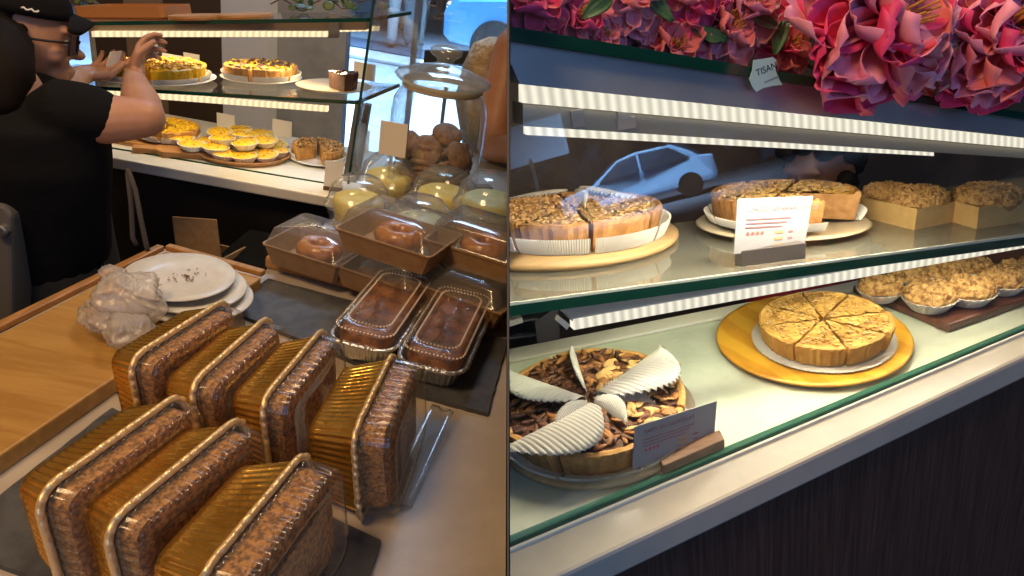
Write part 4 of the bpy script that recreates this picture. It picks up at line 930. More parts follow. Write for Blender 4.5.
b.build('eyes', mat('eye', (0.35, 0.3, 0.27), 0.2), wk, smooth=True)
# card held in the left hand
a, c = LY(103, 76, 1.41), LY(110, 52, 1.43)
b = MB(); u = (c - a); w = V((0.006, 0.03, 0.0)); b.prism([a, c, c + w, a + w], V((0.002, 0, 0))); tag(b.build('paper_card', M['white']), 'small white card held up in the hand of the person in the black cap', 'card')
a = LY(149, 46, 1.44); b = MB(); b.ell(a, (0.020, 0.012, 0.014), Matrix.Rotation(0.4, 3, 'Y'), 20, 12, lambda d: 1 + 0.2 * noise.noise(d * 3)); tag(b.build('tissue', M['white'], smooth=True), 'crumpled pale tissue pinched in the raised hand', 'tissue')

# --- customer at the divider: bare arm and tan top
cb = LY(500, 150, 2.12)
cu = thing('person', 'person in a tan textured top, bare arm resting on the counter beside the cookie jar', 'person', V((cb.x, cb.y + 0.18, 0))); co = V(cu.matrix_world.translation)
def C_(x, y, Y): return LY(x, y, Y) - co
b = MB()
b.chain([C_(514, 50, 2.14), C_(506, 84, 2.10), C_(497, 120, 2.05), C_(493, 146, 2.02)], [0.060, 0.060, 0.050, 0.044], 18)
b.chain([C_(493, 146, 2.02), C_(515, 150, 1.97), C_(545, 152, 1.93)], [0.046, 0.044, 0.034], 18)
b.chain([C_(530, 60, 2.3), C_(528, 40, 2.25), C_(514, 50, 2.14)], [0.08, 0.07, 0.06], 16)
remesh(b.build('body', mat('tanned skin', (0.50, 0.23, 0.12), 0.5, nscale=8, ncol=(0.44, 0.19, 0.095)), cu, smooth=True), 0.006, 3)
b = MB(); tm = mat('tan knitted top', (0.46, 0.33, 0.19), 0.8, nscale=30, ncol=(0.33, 0.22, 0.11), bump=1.0, bscale=34, dist=0.02)
rr = random.Random(2)
def tr2(c, rx, ry): return [c + V((rx * cos(q), ry * sin(q), 0)) * (1 + 0.05 * noise.noise(c * 9 + V((cos(q), sin(q), 0)) * 3)) for q in [2 * pi * k / 40 for k in range(40)]]
b.loft([tr2(C_(504, 40, 2.26), 0.05, 0.05), tr2(C_(502, 48, 2.27), 0.09, 0.09), tr2(C_(500, 72, 2.28), 0.12, 0.11), tr2(C_(498, 105, 2.29), 0.14, 0.12), tr2(C_(504, 150, 2.30), 0.14, 0.13)])
b.build('top', tm, cu, smooth=True)
b = MB(); b.loft([tr2(C_(508, 148, 2.30), 0.152, 0.132), tr2(C_(512, 260, 2.32), 0.17, 0.14), tr2(C_(520, 420, 2.32), 0.15, 0.13)]); b.build('trousers', bl, cu, smooth=True)
clip(cu, 'L')
# grey machine at the frame edge
mc = thing('grey_machine', 'dark grey machine with a round dial at the edge by the bamboo tray', 'machine', LY(0, 300, 0.98)); mo = V(mc.matrix_world.translation)
a, c = LY(-22, 208, 0.99), LY(11, 296, 0.99)
MB().prism([LY(-30, 195, .99) - mo, LY(3, 206, .99) - mo, LY(11, 216, .99) - mo, LY(13, 330, .99) - mo, LY(-30, 340, .99) - mo], (0, 0.07, 0)).build('body', M['greypost'] if False else mat('machine grey', (0.13, 0.12, 0.11), 0.5), mc, bevel=0.006)
zb = LY(0, 335, .99).z; MB().box((LY(-6, 335, .99).x - mo.x, 0.035 + 0.99 - mo.y, (zb - 0.004) / 2 - mo.z + 0.0), (0.05, 0.05, zb - 0.006)).build('stand', M['steel'], mc)
b = MB(); cc = LY(3, 230, .985) - mo
b.loft([[cc + V((r * cos(q), y, r * sin(q))) for q in [2 * pi * k / 24 for k in range(24)]] for r, y in ((0.011, 0.004), (0.011, -0.006), (0.008, -0.008))]); b.build('dial', M['steel'], mc)
# ================================================================== THE PIE CASE (right of the divider)
random.seed(11)
def R_(x, y, z=ZC): return atz('R', x, y, z)
A0 = R_(508, 548); A1 = R_(1022, 332); U = (A1 - A0).normalized(); Vn = V((-U.y, U.x, 0)); LEAN = rad(9)
NP = -Vn * cos(LEAN) + V((0, 0, 1)) * sin(LEAN); UPP = (V((0, 0, 1)) * cos(LEAN) + Vn * sin(LEAN))
def onp(x, y, off=0.0): return hit('R', x, y, A0 + Vn * off, NP)      # on the front glass, or that far behind it
def onv(x, y, v0, v1=None):                                         # upright plane v0 (left end) .. v1 (right end) behind the glass foot
    v1 = v0 if v1 is None else v1; a = A0 + Vn * v0; c = A0 + U * 0.8 + Vn * v1; d = (c - a).normalized(); return hit('R', x, y, a, V((-d.y, d.x, 0)))
def Q(u, v, z=ZC): return A0 + U * u + Vn * v + V((0, 0, z - ZC))
pc = thing('pie_case', 'pie display case with marble ledge, slanted front glass and bright light strips', 'display case', Q(0.3, 0.2, 0), half='R'); po = Q(0.3, 0.2, 0)
po = Q(0.3, 0.2, 0)
def PP(name, pts, dvv, m, bevel=0, sm=False, lab=None):
    return MB().prism([p - po for p in pts], dvv).build(name, M[m] if isinstance(m, str) else m, pc, bevel=bevel, smooth=sm, label=lab)
ml = mat('case marble', (0.56, 0.52, 0.45), 0.25, nscale=9, ncol=(0.44, 0.42, 0.38), detail=10, nlo=0.42, nhi=0.75)
dk = mat('pale deck glass', (0.60, 0.63, 0.50), 0.12, nscale=12, ncol=(0.47, 0.51, 0.40), detail=8, nlo=0.4, nhi=0.7)
e0, e1 = R_(560, 576), R_(1022, 358); ed = (e1 - e0).normalized(); L0 = e0 - ed * 0.25; L1 = e1 + ed * 0.5
b0, b1 = R_(508, 352), R_(858, 283); bd_ = (b1 - b0).normalized(); B0 = b0 - bd_ * 0.1; B1 = b1 + bd_ * 0.6
PP('marble_ledge', [L0 - V((0, 0, .040)), L1 - V((0, 0, .040)), A1 + U * 0.5 - V((0, 0, .040)), A0 - U * 0.15 - V((0, 0, .040))], (0, 0, 0.040), ml, bevel=0.005)
PP('deck', [A0 - U * .15 - V((0, 0, .040)), A1 + U * .5 - V((0, 0, .040)), B1 - V((0, 0, .040)), B0 - V((0, 0, .040))], (0, 0, 0.0395), dk)
c0, c1 = R_(508, 364), R_(858, 292)
cd = (c1 - c0).normalized()
PP('rear_curb', [c0 - cd * .1, c1 + cd * .6, B1, B0], (0, 0, 0.006), mat('cream curb', (0.72, 0.68, 0.58), 0.4), bevel=0.002)
# dark wood front
wn = mat('dark laminate', (0.048, 0.024, 0.019), 0.5, nscale=16, ncol=(0.105, 0.060, 0.050), stretch=(14, 14, 0.5), nlo=0.4, nhi=0.7)
en = V((-ed.y, ed.x, 0))
f0, f1 = L0 + en * 0.012, L1 + en * 0.012
PP('front_panel', [f0 + V((0, 0, -.0405)), f1 + V((0, 0, -.0405)), f1 + V((0, 0, -.60)), f0 + V((0, 0, -.80))], en * 0.02, wn)
# front glass
PP('front_glass', [A0 - U * .06, A1 + U * .4, A1 + U * .4 + UPP * 0.50, A0 - U * .06 + UPP * 0.62], Vn * 0.004, 'pane')
b = MB().prism([R_(480, 560) - po, R_(1080, 308) - po, R_(1080, 304) - po, R_(480, 552) - po], (0, 0, 0.006)); b.build('glass_foot', mat('green glass foot', (0.03, 0.13, 0.09), 0.1, coat=0.6), pc)
b = MB().prism([R_(480, 566) - po, R_(1080, 311) - po, R_(1080, 309.5) - po, R_(480, 563) - po], (0, 0, 0.004)); b.build('glass_seal', mat('pale seal', (0.7, 0.72, 0.66), 0.3), pc)
def quadbar(name, q, off, depth, m):
    """q: four sight points tl, tr, br, bl on a plane behind the front glass"""
    (a, b_, c, d) = [onp(x, y, off) for x, y in q]
    k = 0.12
    def ex(p, q_): return p + (p - q_) * k
    return PP(name, [ex(a, b_) if False else a, ex(b_, a), ex(c, d), d], Vn * depth, m)
quadbar('top_glass', ((500, 24.5), (1022, 112), (1022, 119), (500, 39)), 0.0, 0.30, 'greenedge')
hz = mat('grey housing', (0.42, 0.44, 0.48), 0.35, 0.25, nscale=3, ncol=(0.32, 0.33, 0.37))
quadbar('light_housing', ((500, 39.5), (1022, 119), (1022, 137), (520, 84)), 0.012, 0.05, hz)
quadbar('light_strip', ((523, 85), (1022, 138), (1022, 148), (523, 103)), 0.018, 0.012, 'ledwhite')
quadbar('light_housing', ((523, 104), (1022, 149), (1022, 158), (523, 126)), 0.03, 0.03, mat('beige housing', (0.42, 0.36, 0.28), 0.4, 0.3))
a = [onp(x, y, 0.034) for x, y in ((527, 127), (934, 150), (934, 156), (527, 135))]
PP('light_strip', a, Vn * 0.01, 'ledwhite')
b = MB()
for x, y in ((578, 118), (624, 112)): b.box(onp(x, y, 0.028) - po, (0.014, 0.006, 0.018))
b.box(onp(626, 123, 0.028) - po, (0.02, 0.006, 0.012)); b.build('bracket', mat('light bracket', (0.5, 0.45, 0.42), 0.5), pc)
# shelf
S0, S1_ = onv(500, 306, 0.16, 0.04), onv(1040, 234, 0.16, 0.04); Sd = (S1_ - S0).normalized()
Sv = (Vn - V((0, 0, 0.10))).normalized(); SN = Sd.cross(Sv).normalized()
if SN.z < 0: SN = -SN
SP = S0.copy()
def onS(x, y, up=0.0): return hit('R', x, y, SP + SN * up, SN)
sv = SN.cross(Sd).normalized()
if sv.dot(Vn) < 0: sv = -sv
PP('glass_shelf', [S0 - Sd * .03 - SN * .008, S1_ + Sd * .4 - SN * .008, S1_ + Sd * .4 + sv * 0.38 - SN * .008, S0 - Sd * .03 + sv * 0.30 - SN * .008], SN * 0.008, clear('shelf glass', (0.86, 0.92, 0.88), 0.10, 0.05, 0.10, (0.66, 0.63, 0.52)))
PP('shelf_edge', [S0 - Sd * .03 - SN * .0145, S1_ + Sd * .4 - SN * .0125, S1_ + Sd * .4 - SN * .0006, S0 - Sd * .03 - SN * .0006], -sv * 0.003, 'greenedge')
PP('shelf_highlight', [S0 - Sd * .03 - SN * .0005, S1_ + Sd * .4 - SN * .0005, S1_ + Sd * .4 + SN * .003, S0 - Sd * .03 + SN * .003], -sv * 0.003, mat('painted shelf highlight', (0.55, 0.6, 0.55), 0.2))  # pale strip painted as the highlight along the shelf's front edge
def vbar(name, q, v0, v1, depth, m):
    return PP(name, [onv(x, y, v0, v1) for x, y in q], Vn * depth, m)
vbar('light_housing', ((560, 309), (1040, 236), (1040, 240), (572, 321)), 0.165, 0.05, 0.02, hz)
vbar('light_strip', ((574, 320), (1040, 238), (1040, 245), (574, 330)), 0.163, 0.045, 0.012, 'ledwhite')
vbar('light_end', ((560, 317), (570, 325), (567, 330), (558, 322)), 0.163, 0.045, 0.01, M['white'])
la, lc = onp(545, 132, 0.034), onp(915, 154, 0.034); ld_ = (lc - la).normalized(); dn_ = (-(UPP - ld_ * UPP.dot(ld_)) + Vn * 0.35).normalized(); AX['along'] = ld_
lamp('case_light', 'AREA', (la + lc) / 2 + Vn * 0.012 + dn_ * 0.010, (la + lc) / 2 + dn_, 4.4, (1.0, 0.86, 0.62), (lc - la).length, 0.008, half='R')
la, lc = onv(590, 329, 0.163, 0.045), onv(1030, 246, 0.163, 0.045); ld_ = (lc - la).normalized(); dn_ = (-(UPP - ld_ * UPP.dot(ld_)) + Vn * 0.10).normalized(); AX['along'] = ld_
lamp('case_light', 'AREA', (la + lc) / 2 + Vn * 0.012 + dn_ * 0.004, (la + lc) / 2 + dn_, 0.85, (1.0, 0.90, 0.68), (lc - la).length, 0.008, half='R')
# rear: back wall, sliding door frames
VB = 0.76
def rearw(name, x0, x1, z0, z1, m, v=VB, kind='structure'):
    a = onv(x0, 200, v); c = onv(x1, 200, v)
    o = MB().prism([V((a.x, a.y, z0)), V((c.x, c.y, z0)), V((c.x, c.y, z1)), V((a.x, a.y, z1))], Vn * 0.02).build(name, m, half='R'); o['kind'] = kind; return clip(o, 'R')
bkw = mat('dark back wall', (0.045, 0.032, 0.028), 0.5, nscale=5, ncol=(0.10, 0.075, 0.06), nlo=0.45, nhi=0.7)
rearw('wall_back_panel', 380, 948, 0.0, 1.75, bkw)
rearw('wall_back_panel', 948, 1200, 0.0, 1.75, mat('brown back panel', (0.13, 0.095, 0.075), 0.5, nscale=6, ncol=(0.08, 0.055, 0.045)))
for x0, x1 in ((943, 949), (974, 979)):
    rearw('trim_4', x0, x1, 0.9, 1.75, M['black'], VB - 0.03)
clip(pc, 'R')
hp = onv(818, 168, 0.57); st_ = thing('person', 'person with dark curly hair and red top standing behind the pie case', 'person', V((hp.x, hp.y, 0)), None, 'R')
def H_(p): return V(p) - V((hp.x, hp.y, 0))
fd = (-U * 0.9 - Vn * 0.35 - V((0, 0, .15))).normalized(); xx = fd.cross(V((0, 0, 1))).normalized(); HM = Matrix((xx, fd, xx.cross(fd))).transposed()
b = MB(); head_into(b, H_(hp), HM, 0.86); b.chain([H_(hp) + V((0, 0, -0.17)), H_(hp) - fd * 0.02], [0.052, 0.048], 16)
remesh(b.build('body', mat('brown skin', (0.20, 0.085, 0.05), 0.5), st_, smooth=True), 0.004, 3)
b = MB(); rc = lambda z, a, c: [H_(hp) + U * a * cos(q) + Vn * (0.02 + c * sin(q)) + V((0, 0, z)) for q in [2 * pi * k / 28 for k in range(28)]]
b.loft([rc(-0.11, 0.055, 0.045), rc(-0.135, 0.11, 0.06), rc(-0.18, 0.165, 0.075), rc(-0.30, 0.165, 0.085), rc(-0.55, 0.145, 0.08)]); b.build('red_top', rd, st_, smooth=True)
b = MB(); b.loft([rc(-0.54, 0.146, 0.082), rc(-0.9, 0.15, 0.085), rc(-1.22, 0.12, 0.08)]); b.build('trousers', M['blackcloth'], st_, smooth=True)
b = MB(); rq_ = random.Random(6)
for k in range(90):
    d = V((rq_.gauss(0, 1), rq_.gauss(0, 1), rq_.gauss(0.4, 1))).normalized()
    if d.y > 0.35 and d.z < 0.45: continue
    if d.z < -0.5: continue
    b.ell(H_(hp) + HM @ V((d.x * 0.072, d.y * 0.086 - 0.008, d.z * 0.098 + 0.012)), (0.022, 0.022, 0.020), None, 8, 6)
b.build('hair', M['hair'], st_, smooth=True)
# black rack under the shelf
rk = thing('cooling_rack', 'black slatted rack at the divider behind the chocolate pie', 'rack', R_(530, 352), half='R'); ro = R_(530, 352)
vk = 0.42
def rq(q, m, name, dep=0.012): return MB().prism([onv(x, y, vk) - ro for x, y in q], Vn * dep).build(name, m, rk)
rm = mat('dark rack metal', (0.10, 0.095, 0.10), 0.4, 0.5)
rq(((535, 322), (558, 306), (560, 338), (538, 347)), mat('charcoal panel', (0.09, 0.08, 0.085), 0.5), 'side_panel', 0.1)
rq(((495, 312), (558, 304), (558, 306), (495, 315)), rm, 'bar')
rq(((495, 324), (538, 318), (538, 320), (495, 326)), rm, 'bar')
rq(((495, 340), (536, 334), (536, 336), (495, 342)), rm, 'bar')
MB().prism([onv(x, y, vk + 0.08) - ro for x, y in ((490, 308), (558, 304), (556, 342), (490, 350))], Vn * 0.02).build('back_plate', M['black'], rk)
o = MB().box((0, 0, 0), (0.03, 0.01, 0.022)).build('tag_card', M['card'], half='R'); o.matrix_world = SR @ frame(onv(512, 320, vk - 0.012), -Vn, U); tag(o, 'small cream tag hanging on the black rack by the divider', 'tag'); clip(o, 'R')
clip(rk, 'R')

# ---- pies on the deck
M['choctop'] = mat('chocolate filling', (0.085, 0.034, 0.020), 0.38, nscale=50, ncol=(0.20, 0.075, 0.03), nlo=0.4, nhi=0.65, bump=0.8, bscale=80, dist=0.006)
M['flake'] = mat('almond flake', (0.66, 0.40, 0.15), 0.5); M['flakedark'] = mat('toasted flake', (0.36, 0.15, 0.04), 0.5)
def disc_board(c, r, th, m, lab, name='round_board', n=(0, 0, 1), cat='board', prof=None):
    prof = prof or [(0.01, 0), (r * 0.97, 0), (r, th * 0.4), (r, th * 0.8), (r * 0.985, th), (0.01, th)]
    o = MB().lathe(prof, 72).build(name, m, smooth=True, half='R'); o.matrix_world = SR @ frame(c, n, U); tag(o, lab, cat); return o
pcn = R_(590, 400, ZC + 0.04); pcn.z = ZC
bm2 = mat('pale pie board', (0.60, 0.42, 0.20), 0.5, nscale=9, ncol=(0.48, 0.31, 0.13), stretch=(1, 7, 7))
clip(disc_board(pcn, 0.139, 0.010, bm2, 'round pale wooden board under the chocolate almond pie'), 'R')
rp = 0.125
ths = [0, 45, 90, 135, 180, 225, 270, 315]
F = frame(pcn + V((0, 0, 0.0105)), (0, 0, 1), U)
labs = ['chocolate pie wedge']
dirs = ['with almond flakes along its rim facing the yellow tart', 'behind the tall paper fins', 'at the back of the pie', 'at the back near the divider', 'beside the divider under a paper fin', 'in front, cut off by the divider', 'in front above the marble ledge', 'with almond flakes behind the price card']
for k in range(8):
    a = rad(22.5 + 45 * k)
    t = pie_slice(rp, 0.034, rad(44), M['crust'], M['choctop'], rough=0.007, seed=k * 5 + 2, liner=0.35, bumps=((1.5, 0.8, 0.22) if k in (7, 0, 6) else (1.6, 0.5, 0.4), 44, 0.0085, [M['flake'], M['flakedark'], M['choctop'], M['flake']] if k in (7, 0, 6) else [M['choctop'], M['choctop'], M['flakedark']]))
    place(t, F @ Matrix.Rotation(a, 4, 'Z') @ Matrix.Translation((0.004, 0, 0)), 'chocolate almond pie wedge ' + dirs[k], 'pie', 'wedges of the chocolate almond pie', 'R', cl='R')
# pleated paper fins between the wedges
M['fin'] = mat('white pleated paper', (0.60, 0.58, 0.53), 0.6)
def fin(F, a, ln, hh, bend, lab, w=0.0, z0=0.03):
    b = MB(); n, m_ = 90, 10; rings = []
    for j in range(m_ + 1):
        t_ = j / m_; row = []
        for i in range(n + 1):
            s = i / n; q = ln * (0.05 + 0.95 * s); H = hh * (sin(pi * min(1, s * 0.9 + 0.12)) ** 0.7) ; pl = 0.0022 * cos(i * pi / 2) * (0.3 + t_)
            lat = bend * (t_ ** 1.4) * (sin(pi * min(1, s + 0.08)) ** 0.8); z = z0 + H * sin(t_ * 1.9) / sin(1.9) * (1 if t_ < 0.83 else 1)
            row.append(V((q, lat + pl * 0.6, z * 1.0 + pl)))
        rings.append(row)
    b.loft(rings, False, False, close=False)
    o = b.build('paper_fin', M['fin'], smooth=True, half='R'); so = o.modifiers.new('s', 'SOLIDIFY'); so.thickness = 0.0006
    o.matrix_world = SR @ F @ Matrix.Rotation(a, 4, 'Z'); tag(o, lab, 'paper liner', 'pleated paper fins in the chocolate pie'); return o
def finp(cx, cy, tx, ty, hh, bend, lab):
    c = R_(cx, cy, ZC + 0.045); e = R_(tx, ty, ZC + 0.045); d = e - c; a = math.atan2(d.dot(Vn), d.dot(U))
    F2 = frame(V((c.x, c.y, ZC + 0.0105)), (0, 0, 1), U); o = fin(F2, a, d.length * 1.1, hh, bend * 1.25, lab, z0=0.037); clip(o, 'R')
finp(592, 404, 500, 452, 0.018, 0.075, 'broad pleated paper fin folded toward the divider')
finp(592, 402, 512, 374, 0.018, 0.050, 'pleated paper fin curling behind the broad left one')
finp(590, 400, 658, 352, 0.022, -0.070, 'tallest pleated paper fin spread over the back of the pie')
finp(594, 404, 650, 404, 0.010, 0.034, 'pleated paper fin arching over the chocolate wedge by the almond rim')
finp(592, 404, 626, 428, 0.014, 0.016, 'narrow pleated paper fin pointing at the price card')
finp(590, 406, 556, 432, 0.012, -0.012, 'narrow pleated paper fin in the front of the pie')
finp(588, 398, 574, 352, 0.018, 0.008, 'upright pleated paper fin at the back of the pie')
# almond crumb fallen on the deck
o = MB().ell((0, 0, 0.004), (0.006, 0.005, 0.004)).build('crumb', M['flake'], smooth=True, half='R'); o.matrix_world = SR @ Matrix.Translation(R_(677, 366)); tag(o, 'single almond crumb on the deck beyond the chocolate pie', 'crumb')

# ---- price cards
ink1 = mat('card print', (0.30, 0.14, 0.16), 0.7); ink2 = mat('orange print', (0.60, 0.34, 0.16), 0.7); red = mat('red dot print', (0.55, 0.12, 0.10), 0.7)
def txt(s, size, loc, parent, m, align='LEFT'):
    cu_ = bpy.data.curves.new('lettering', 'FONT'); cu_.body = s; cu_.size = size; cu_.extrude = 0.0001; cu_.align_x = align
    cu_.materials.append(m); q = bpy.data.objects.new('text_tmp', cu_); COL.objects.link(q); bpy.context.view_layer.update()
    me = bpy.data.meshes.new_from_object(q.evaluated_get(bpy.context.evaluated_depsgraph_get())); bpy.data.objects.remove(q)
    o = bpy.data.objects.new('lettering', me); COL.objects.link(o); o.parent = parent; o.location = loc; return o
def menu_card(corners, lab, title, holder, hm, grp=None):
    """corners tl, tr, br, bl as points; card is a thin sheet with its print"""
    tl, tr, br2, bl2 = corners; X = (br2 - bl2).normalized(); W = ((tr - tl).length + (br2 - bl2).length) / 2; Y = ((tl + tr) / 2 - (bl2 + br2) / 2); H = Y.length; Y = (Y - X * Y.dot(X)).normalized(); Z = X.cross(Y)
    Mx = Matrix((X, Y, Z)).transposed().to_4x4(); Mx.translation = (bl2 + br2) / 2
    t = thing('menu_card', lab, 'menu card', Mx, grp, 'R')
    inv = Mx.inverted()
    MB().prism([inv @ p for p in (bl2, br2, tr, tl)], (0, 0, -0.0012)).build('card', mat('white menu card', (0.34, 0.34, 0.37), 0.6), t)
    cd = [c for c in kids(t)][0]; x0 = -W * 0.36
    txt(title, H * 0.135, (x0, H * 0.76, 0.0006), cd, ink1)
    for k, q in enumerate((0.62, 0.545, 0.47)): MB().box((x0 + W * (0.30 - 0.03 * k), H * q, 0.0003), (W * (0.62 - 0.06 * k), H * 0.022, 0.0004)).build('print_line', ink1, cd)
    b = MB()
    for k in range(4): b.lathe([(0.0001, 0), (H * 0.035, 0), (H * 0.035, 0.0004)], 12, (x0 + H * 0.05 + k * H * 0.11, H * 0.36, 0))
    b.build('red_dots', red, cd)
    b = MB()
    for k in range(3): b.box((W * 0.10, H * (0.36 - 0.12 * k), 0.0003), (W * 0.11, H * 0.05, 0.0004))
    b.build('print_block', ink2, cd)
    b = MB()
    for k in range(3): b.box((W * 0.26, H * (0.36 - 0.12 * k), 0.0003), (W * 0.06, H * 0.035, 0.0004))
    b.build('print_block', ink1, cd)
    return t
c = [onv(x, y, v) for x, y, v in ((635, 427, 0.024), (717, 401, 0.036), (714, 441, 0.028), (632.5, 469.5, 0.016))]
menu_card(c, 'white menu card in the walnut block in front of the chocolate almond pie', 'TARTE DU CHOCOLAT', None, None)
hb = MB().prism([R_(664, 478, ZC + .0005), R_(725, 451, ZC + .0005), R_(720, 441, ZC + .0005) , R_(659, 467, ZC + .0005)], (0, 0, 0.019))
cen = sum((p for p in hb.v), V((0, 0, 0))) / 8; hb.v = [p - V((cen.x, cen.y, ZC)) for p in hb.v]
o = hb.build('card_holder', mat('walnut block', (0.20, 0.10, 0.055), 0.5, nscale=20, ncol=(0.13, 0.06, 0.03), stretch=(1, 6, 6)), bevel=0.0015, half='R'); o.matrix_world = SR @ Matrix.Translation((cen.x, cen.y, ZC)); tag(o, 'walnut block holding the menu card at the foot of the front glass', 'card holder')
c2 = [onS(x, y, 0.0) for x, y in ((734, 263), (803, 259))]
vv = (c2[0] - A0).dot(Vn)
cn2 = Vn
cc2 = [hit('R', x, y, (c2[0] + c2[1]) / 2 + Vn * q, Vn) for x, y, q in ((738, 199, 0.008), (813, 196, 0.008), (804, 249, 0.0), (734, 254, 0.0))]
menu_card(cc2, 'white menu card headed choco banana low GI on the shelf before the cut pie', 'CHOCO BANANA LOW GI', None, None)
hc = onS(770, 261); o = MB().box((0, 0, 0.011), (0.098, 0.018, 0.022)).build('card_holder', mat('dark card block', (0.055, 0.045, 0.045), 0.4), bevel=0.001, half='R'); o.matrix_world = SR @ frame(hc, SN, Sd); tag(o, 'dark block holding the menu card on the glass shelf', 'card holder')
o = MB().box((0.02, 0, 0.02), (0.05, 0.0015, 0.045)).build('menu_card', M['white'], half='R'); o.matrix_world = SR @ frame(onS(1024, 214), SN, Sd); tag(o, 'plain white card at the far end of the shelf above the kraft trays', 'menu card')

# ---- yellow board with the cut tart
wpc = R_(810, 341); yb = mat('golden lacquered board', (0.72, 0.38, 0.035), 0.35, nscale=6, ncol=(0.60, 0.28, 0.02), kind='wave', detail=3, coat=0.3)
r = 0.140
disc_board(wpc, r, 0.012, yb, 'wide golden round board under the cut nut tart', 'round_board', prof=[(0.01, 0.0), (r * 0.90, 0.0), (r, 0.008), (r, 0.011), (r * 0.97, 0.012), (r * 0.90, 0.010), (0.01, 0.009)])
tcn = R_(822, 338, ZC + 0.011); tcn.z = ZC + 0.0105
dl = MB(); rings = [[V((q * (1 + (0.012 * cos(i * pi)) * (q > 0.08)) * cos(2 * pi * i / 140), q * (1 + (0.012 * cos(i * pi)) * (q > 0.08)) * sin(2 * pi * i / 140), z)) for i in range(140)] for q, z in ((0.02, 0.0), (0.090, 0.0), (0.101, 0.002), (0.1015, 0.003), (0.090, 0.0012), (0.02, 0.0012))]
dl.loft(rings); o = dl.build('paper_doily', M['fin'], half='R'); o.matrix_world = SR @ Matrix.Translation(tcn); tag(o, 'round white pleated paper under the cut nut tart', 'paper doily')
M['nuttop'] = mat('nut topping', (0.70, 0.42, 0.10), 0.55, nscale=70, ncol=(0.50, 0.24, 0.04), nlo=0.38, nhi=0.62, bump=0.8, bscale=120, dist=0.004)
M['goldcrust'] = mat('golden crust', (0.66, 0.38, 0.09), 0.6, nscale=45, ncol=(0.54, 0.27, 0.06), bump=0.5, bscale=120, dist=0.003)
F = frame(tcn + V((0, 0, 0.0035)), (0, 0, 1), U); dn = ['nearest the crumble cakes', 'at the back toward the crumble cakes', 'at the back', 'at the back under the light strip', 'toward the chocolate pie', 'in front toward the chocolate pie', 'in front, left of the open cut', 'in front, right of the open cut']
for k in range(8):
    t = pie_slice(0.088, 0.030, rad(44.2), M['goldcrust'], M['nuttop'], rough=0.003, seed=k * 7 + 3, bumps=((1.0, 0.7, 0.35), 60, 0.0034, [M['nuttop'], M['flake']]))
    place(t, F @ Matrix.Rotation(rad(-68 + 45 * k + 22.5), 4, 'Z') @ Matrix.Translation((0.0035 if k else 0.008, 0, 0)), 'golden nut tart wedge ' + dn[(k + 7) % 8], 'tart', 'wedges of the golden nut tart', 'R')
# ---- dark board with crumble cakes
q = [R_(x, y) for x, y in ((948, 333), (1150, 262), (1060, 232), (852, 293))]; cn = sum(q, V((0, 0, 0))) / 4
q = [p - cn for p in q]; d = (q[1] - q[0]); 
o = MB().prism(q, (0, 0, 0.014)).build('dark_board', mat('rosewood board', (0.15, 0.055, 0.03), 0.35, nscale=12, ncol=(0.09, 0.03, 0.018), stretch=(1, 7, 7), coat=0.3), bevel=0.003, half='R'); o.matrix_world = SR @ Matrix.Translation(cn); tag(o, 'dark red wooden board under the crumble cakes in paper cups', 'board')
M['crumbtop'].node_tree.nodes['Color Ramp'].color_ramp.elements[0].color = (0.62, 0.36, 0.12, 1)
M['cup'] = mat('fluted cup', (0.70, 0.66, 0.62), 0.5)
cup0 = thing('crumble_cake', 'crumble cake in a white fluted cup', 'cake', Matrix.Identity(4), 'crumble cakes on the dark board', 'R')
tart_parts(cup0, 1.0, top='crumbtop', linerm='cup', dome=0.014, crumb=0.006)
cups = [(929, 297, 1.12, 'second from the golden board, nearest the glass on the dark board'), (880, 288, 1.0, 'first on the dark board next to the golden round board'), (968, 291, 1.08, 'third along the glass side of the dark board'), (1002, 280, 1.02, 'fourth along the glass side of the dark board'), (909, 274, 0.92, 'in the rear line behind the first crumble cake'), (942, 271, 0.95, 'in the rear line behind the second crumble cake'), (972, 266, 0.9, 'in the rear line behind the third crumble cake'), (1018, 272, 0.95, 'in the rear line at the far end of the dark board'), (1038, 270, 1.0, 'last on the dark board at the picture edge')]
for k, (x, y, s, lab) in enumerate(cups):
    c = R_(x, y + 3, ZC + 0.0145 + 0.012); c.z = ZC + 0.0145
    m = Matrix.Translation(c) @ Matrix.Rotation(k * 1.3, 4, 'Z') @ Matrix.Scale(s * 1.12, 4)
    if k == 0: cup0.matrix_world = SR @ m; tag(cup0, 'crumble cake, ' + lab)
    else: dup(cup0, m, 'crumble cake, ' + lab, half='R')

# ---- upper shelf: two pies, kraft trays with crumble domes
pb = onS(556, 240); clip(disc_board(pb, 0.20, 0.012, mat('tan shelf board', (0.50, 0.33, 0.15), 0.5, nscale=8, ncol=(0.42, 0.26, 0.11), stretch=(1, 7, 7)), 'wide tan round board under the cut banana pie on the shelf', n=SN), 'R')
pc1 = onS(573, 211, 0.05); pc1 = pc1 - SN * 0.037
F = frame(pc1, SN, Sd)
d1 = ['toward the menu card', 'at the back right', 'at the back', 'at the back by the divider', 'at the divider', 'in front of the divider', 'in front, left of the cut', 'in front, right of the cut']
M['bananatop'] = mat('crumb banana top', (0.66, 0.42, 0.17), 0.65, nscale=80, ncol=(0.48, 0.25, 0.07), nlo=0.36, nhi=0.62, bump=0.9, bscale=140, dist=0.005)
M['browncrust'] = mat('brown crust', (0.46, 0.24, 0.08), 0.65, nscale=60, ncol=(0.33, 0.15, 0.04), bump=0.5, bscale=120, dist=0.003)
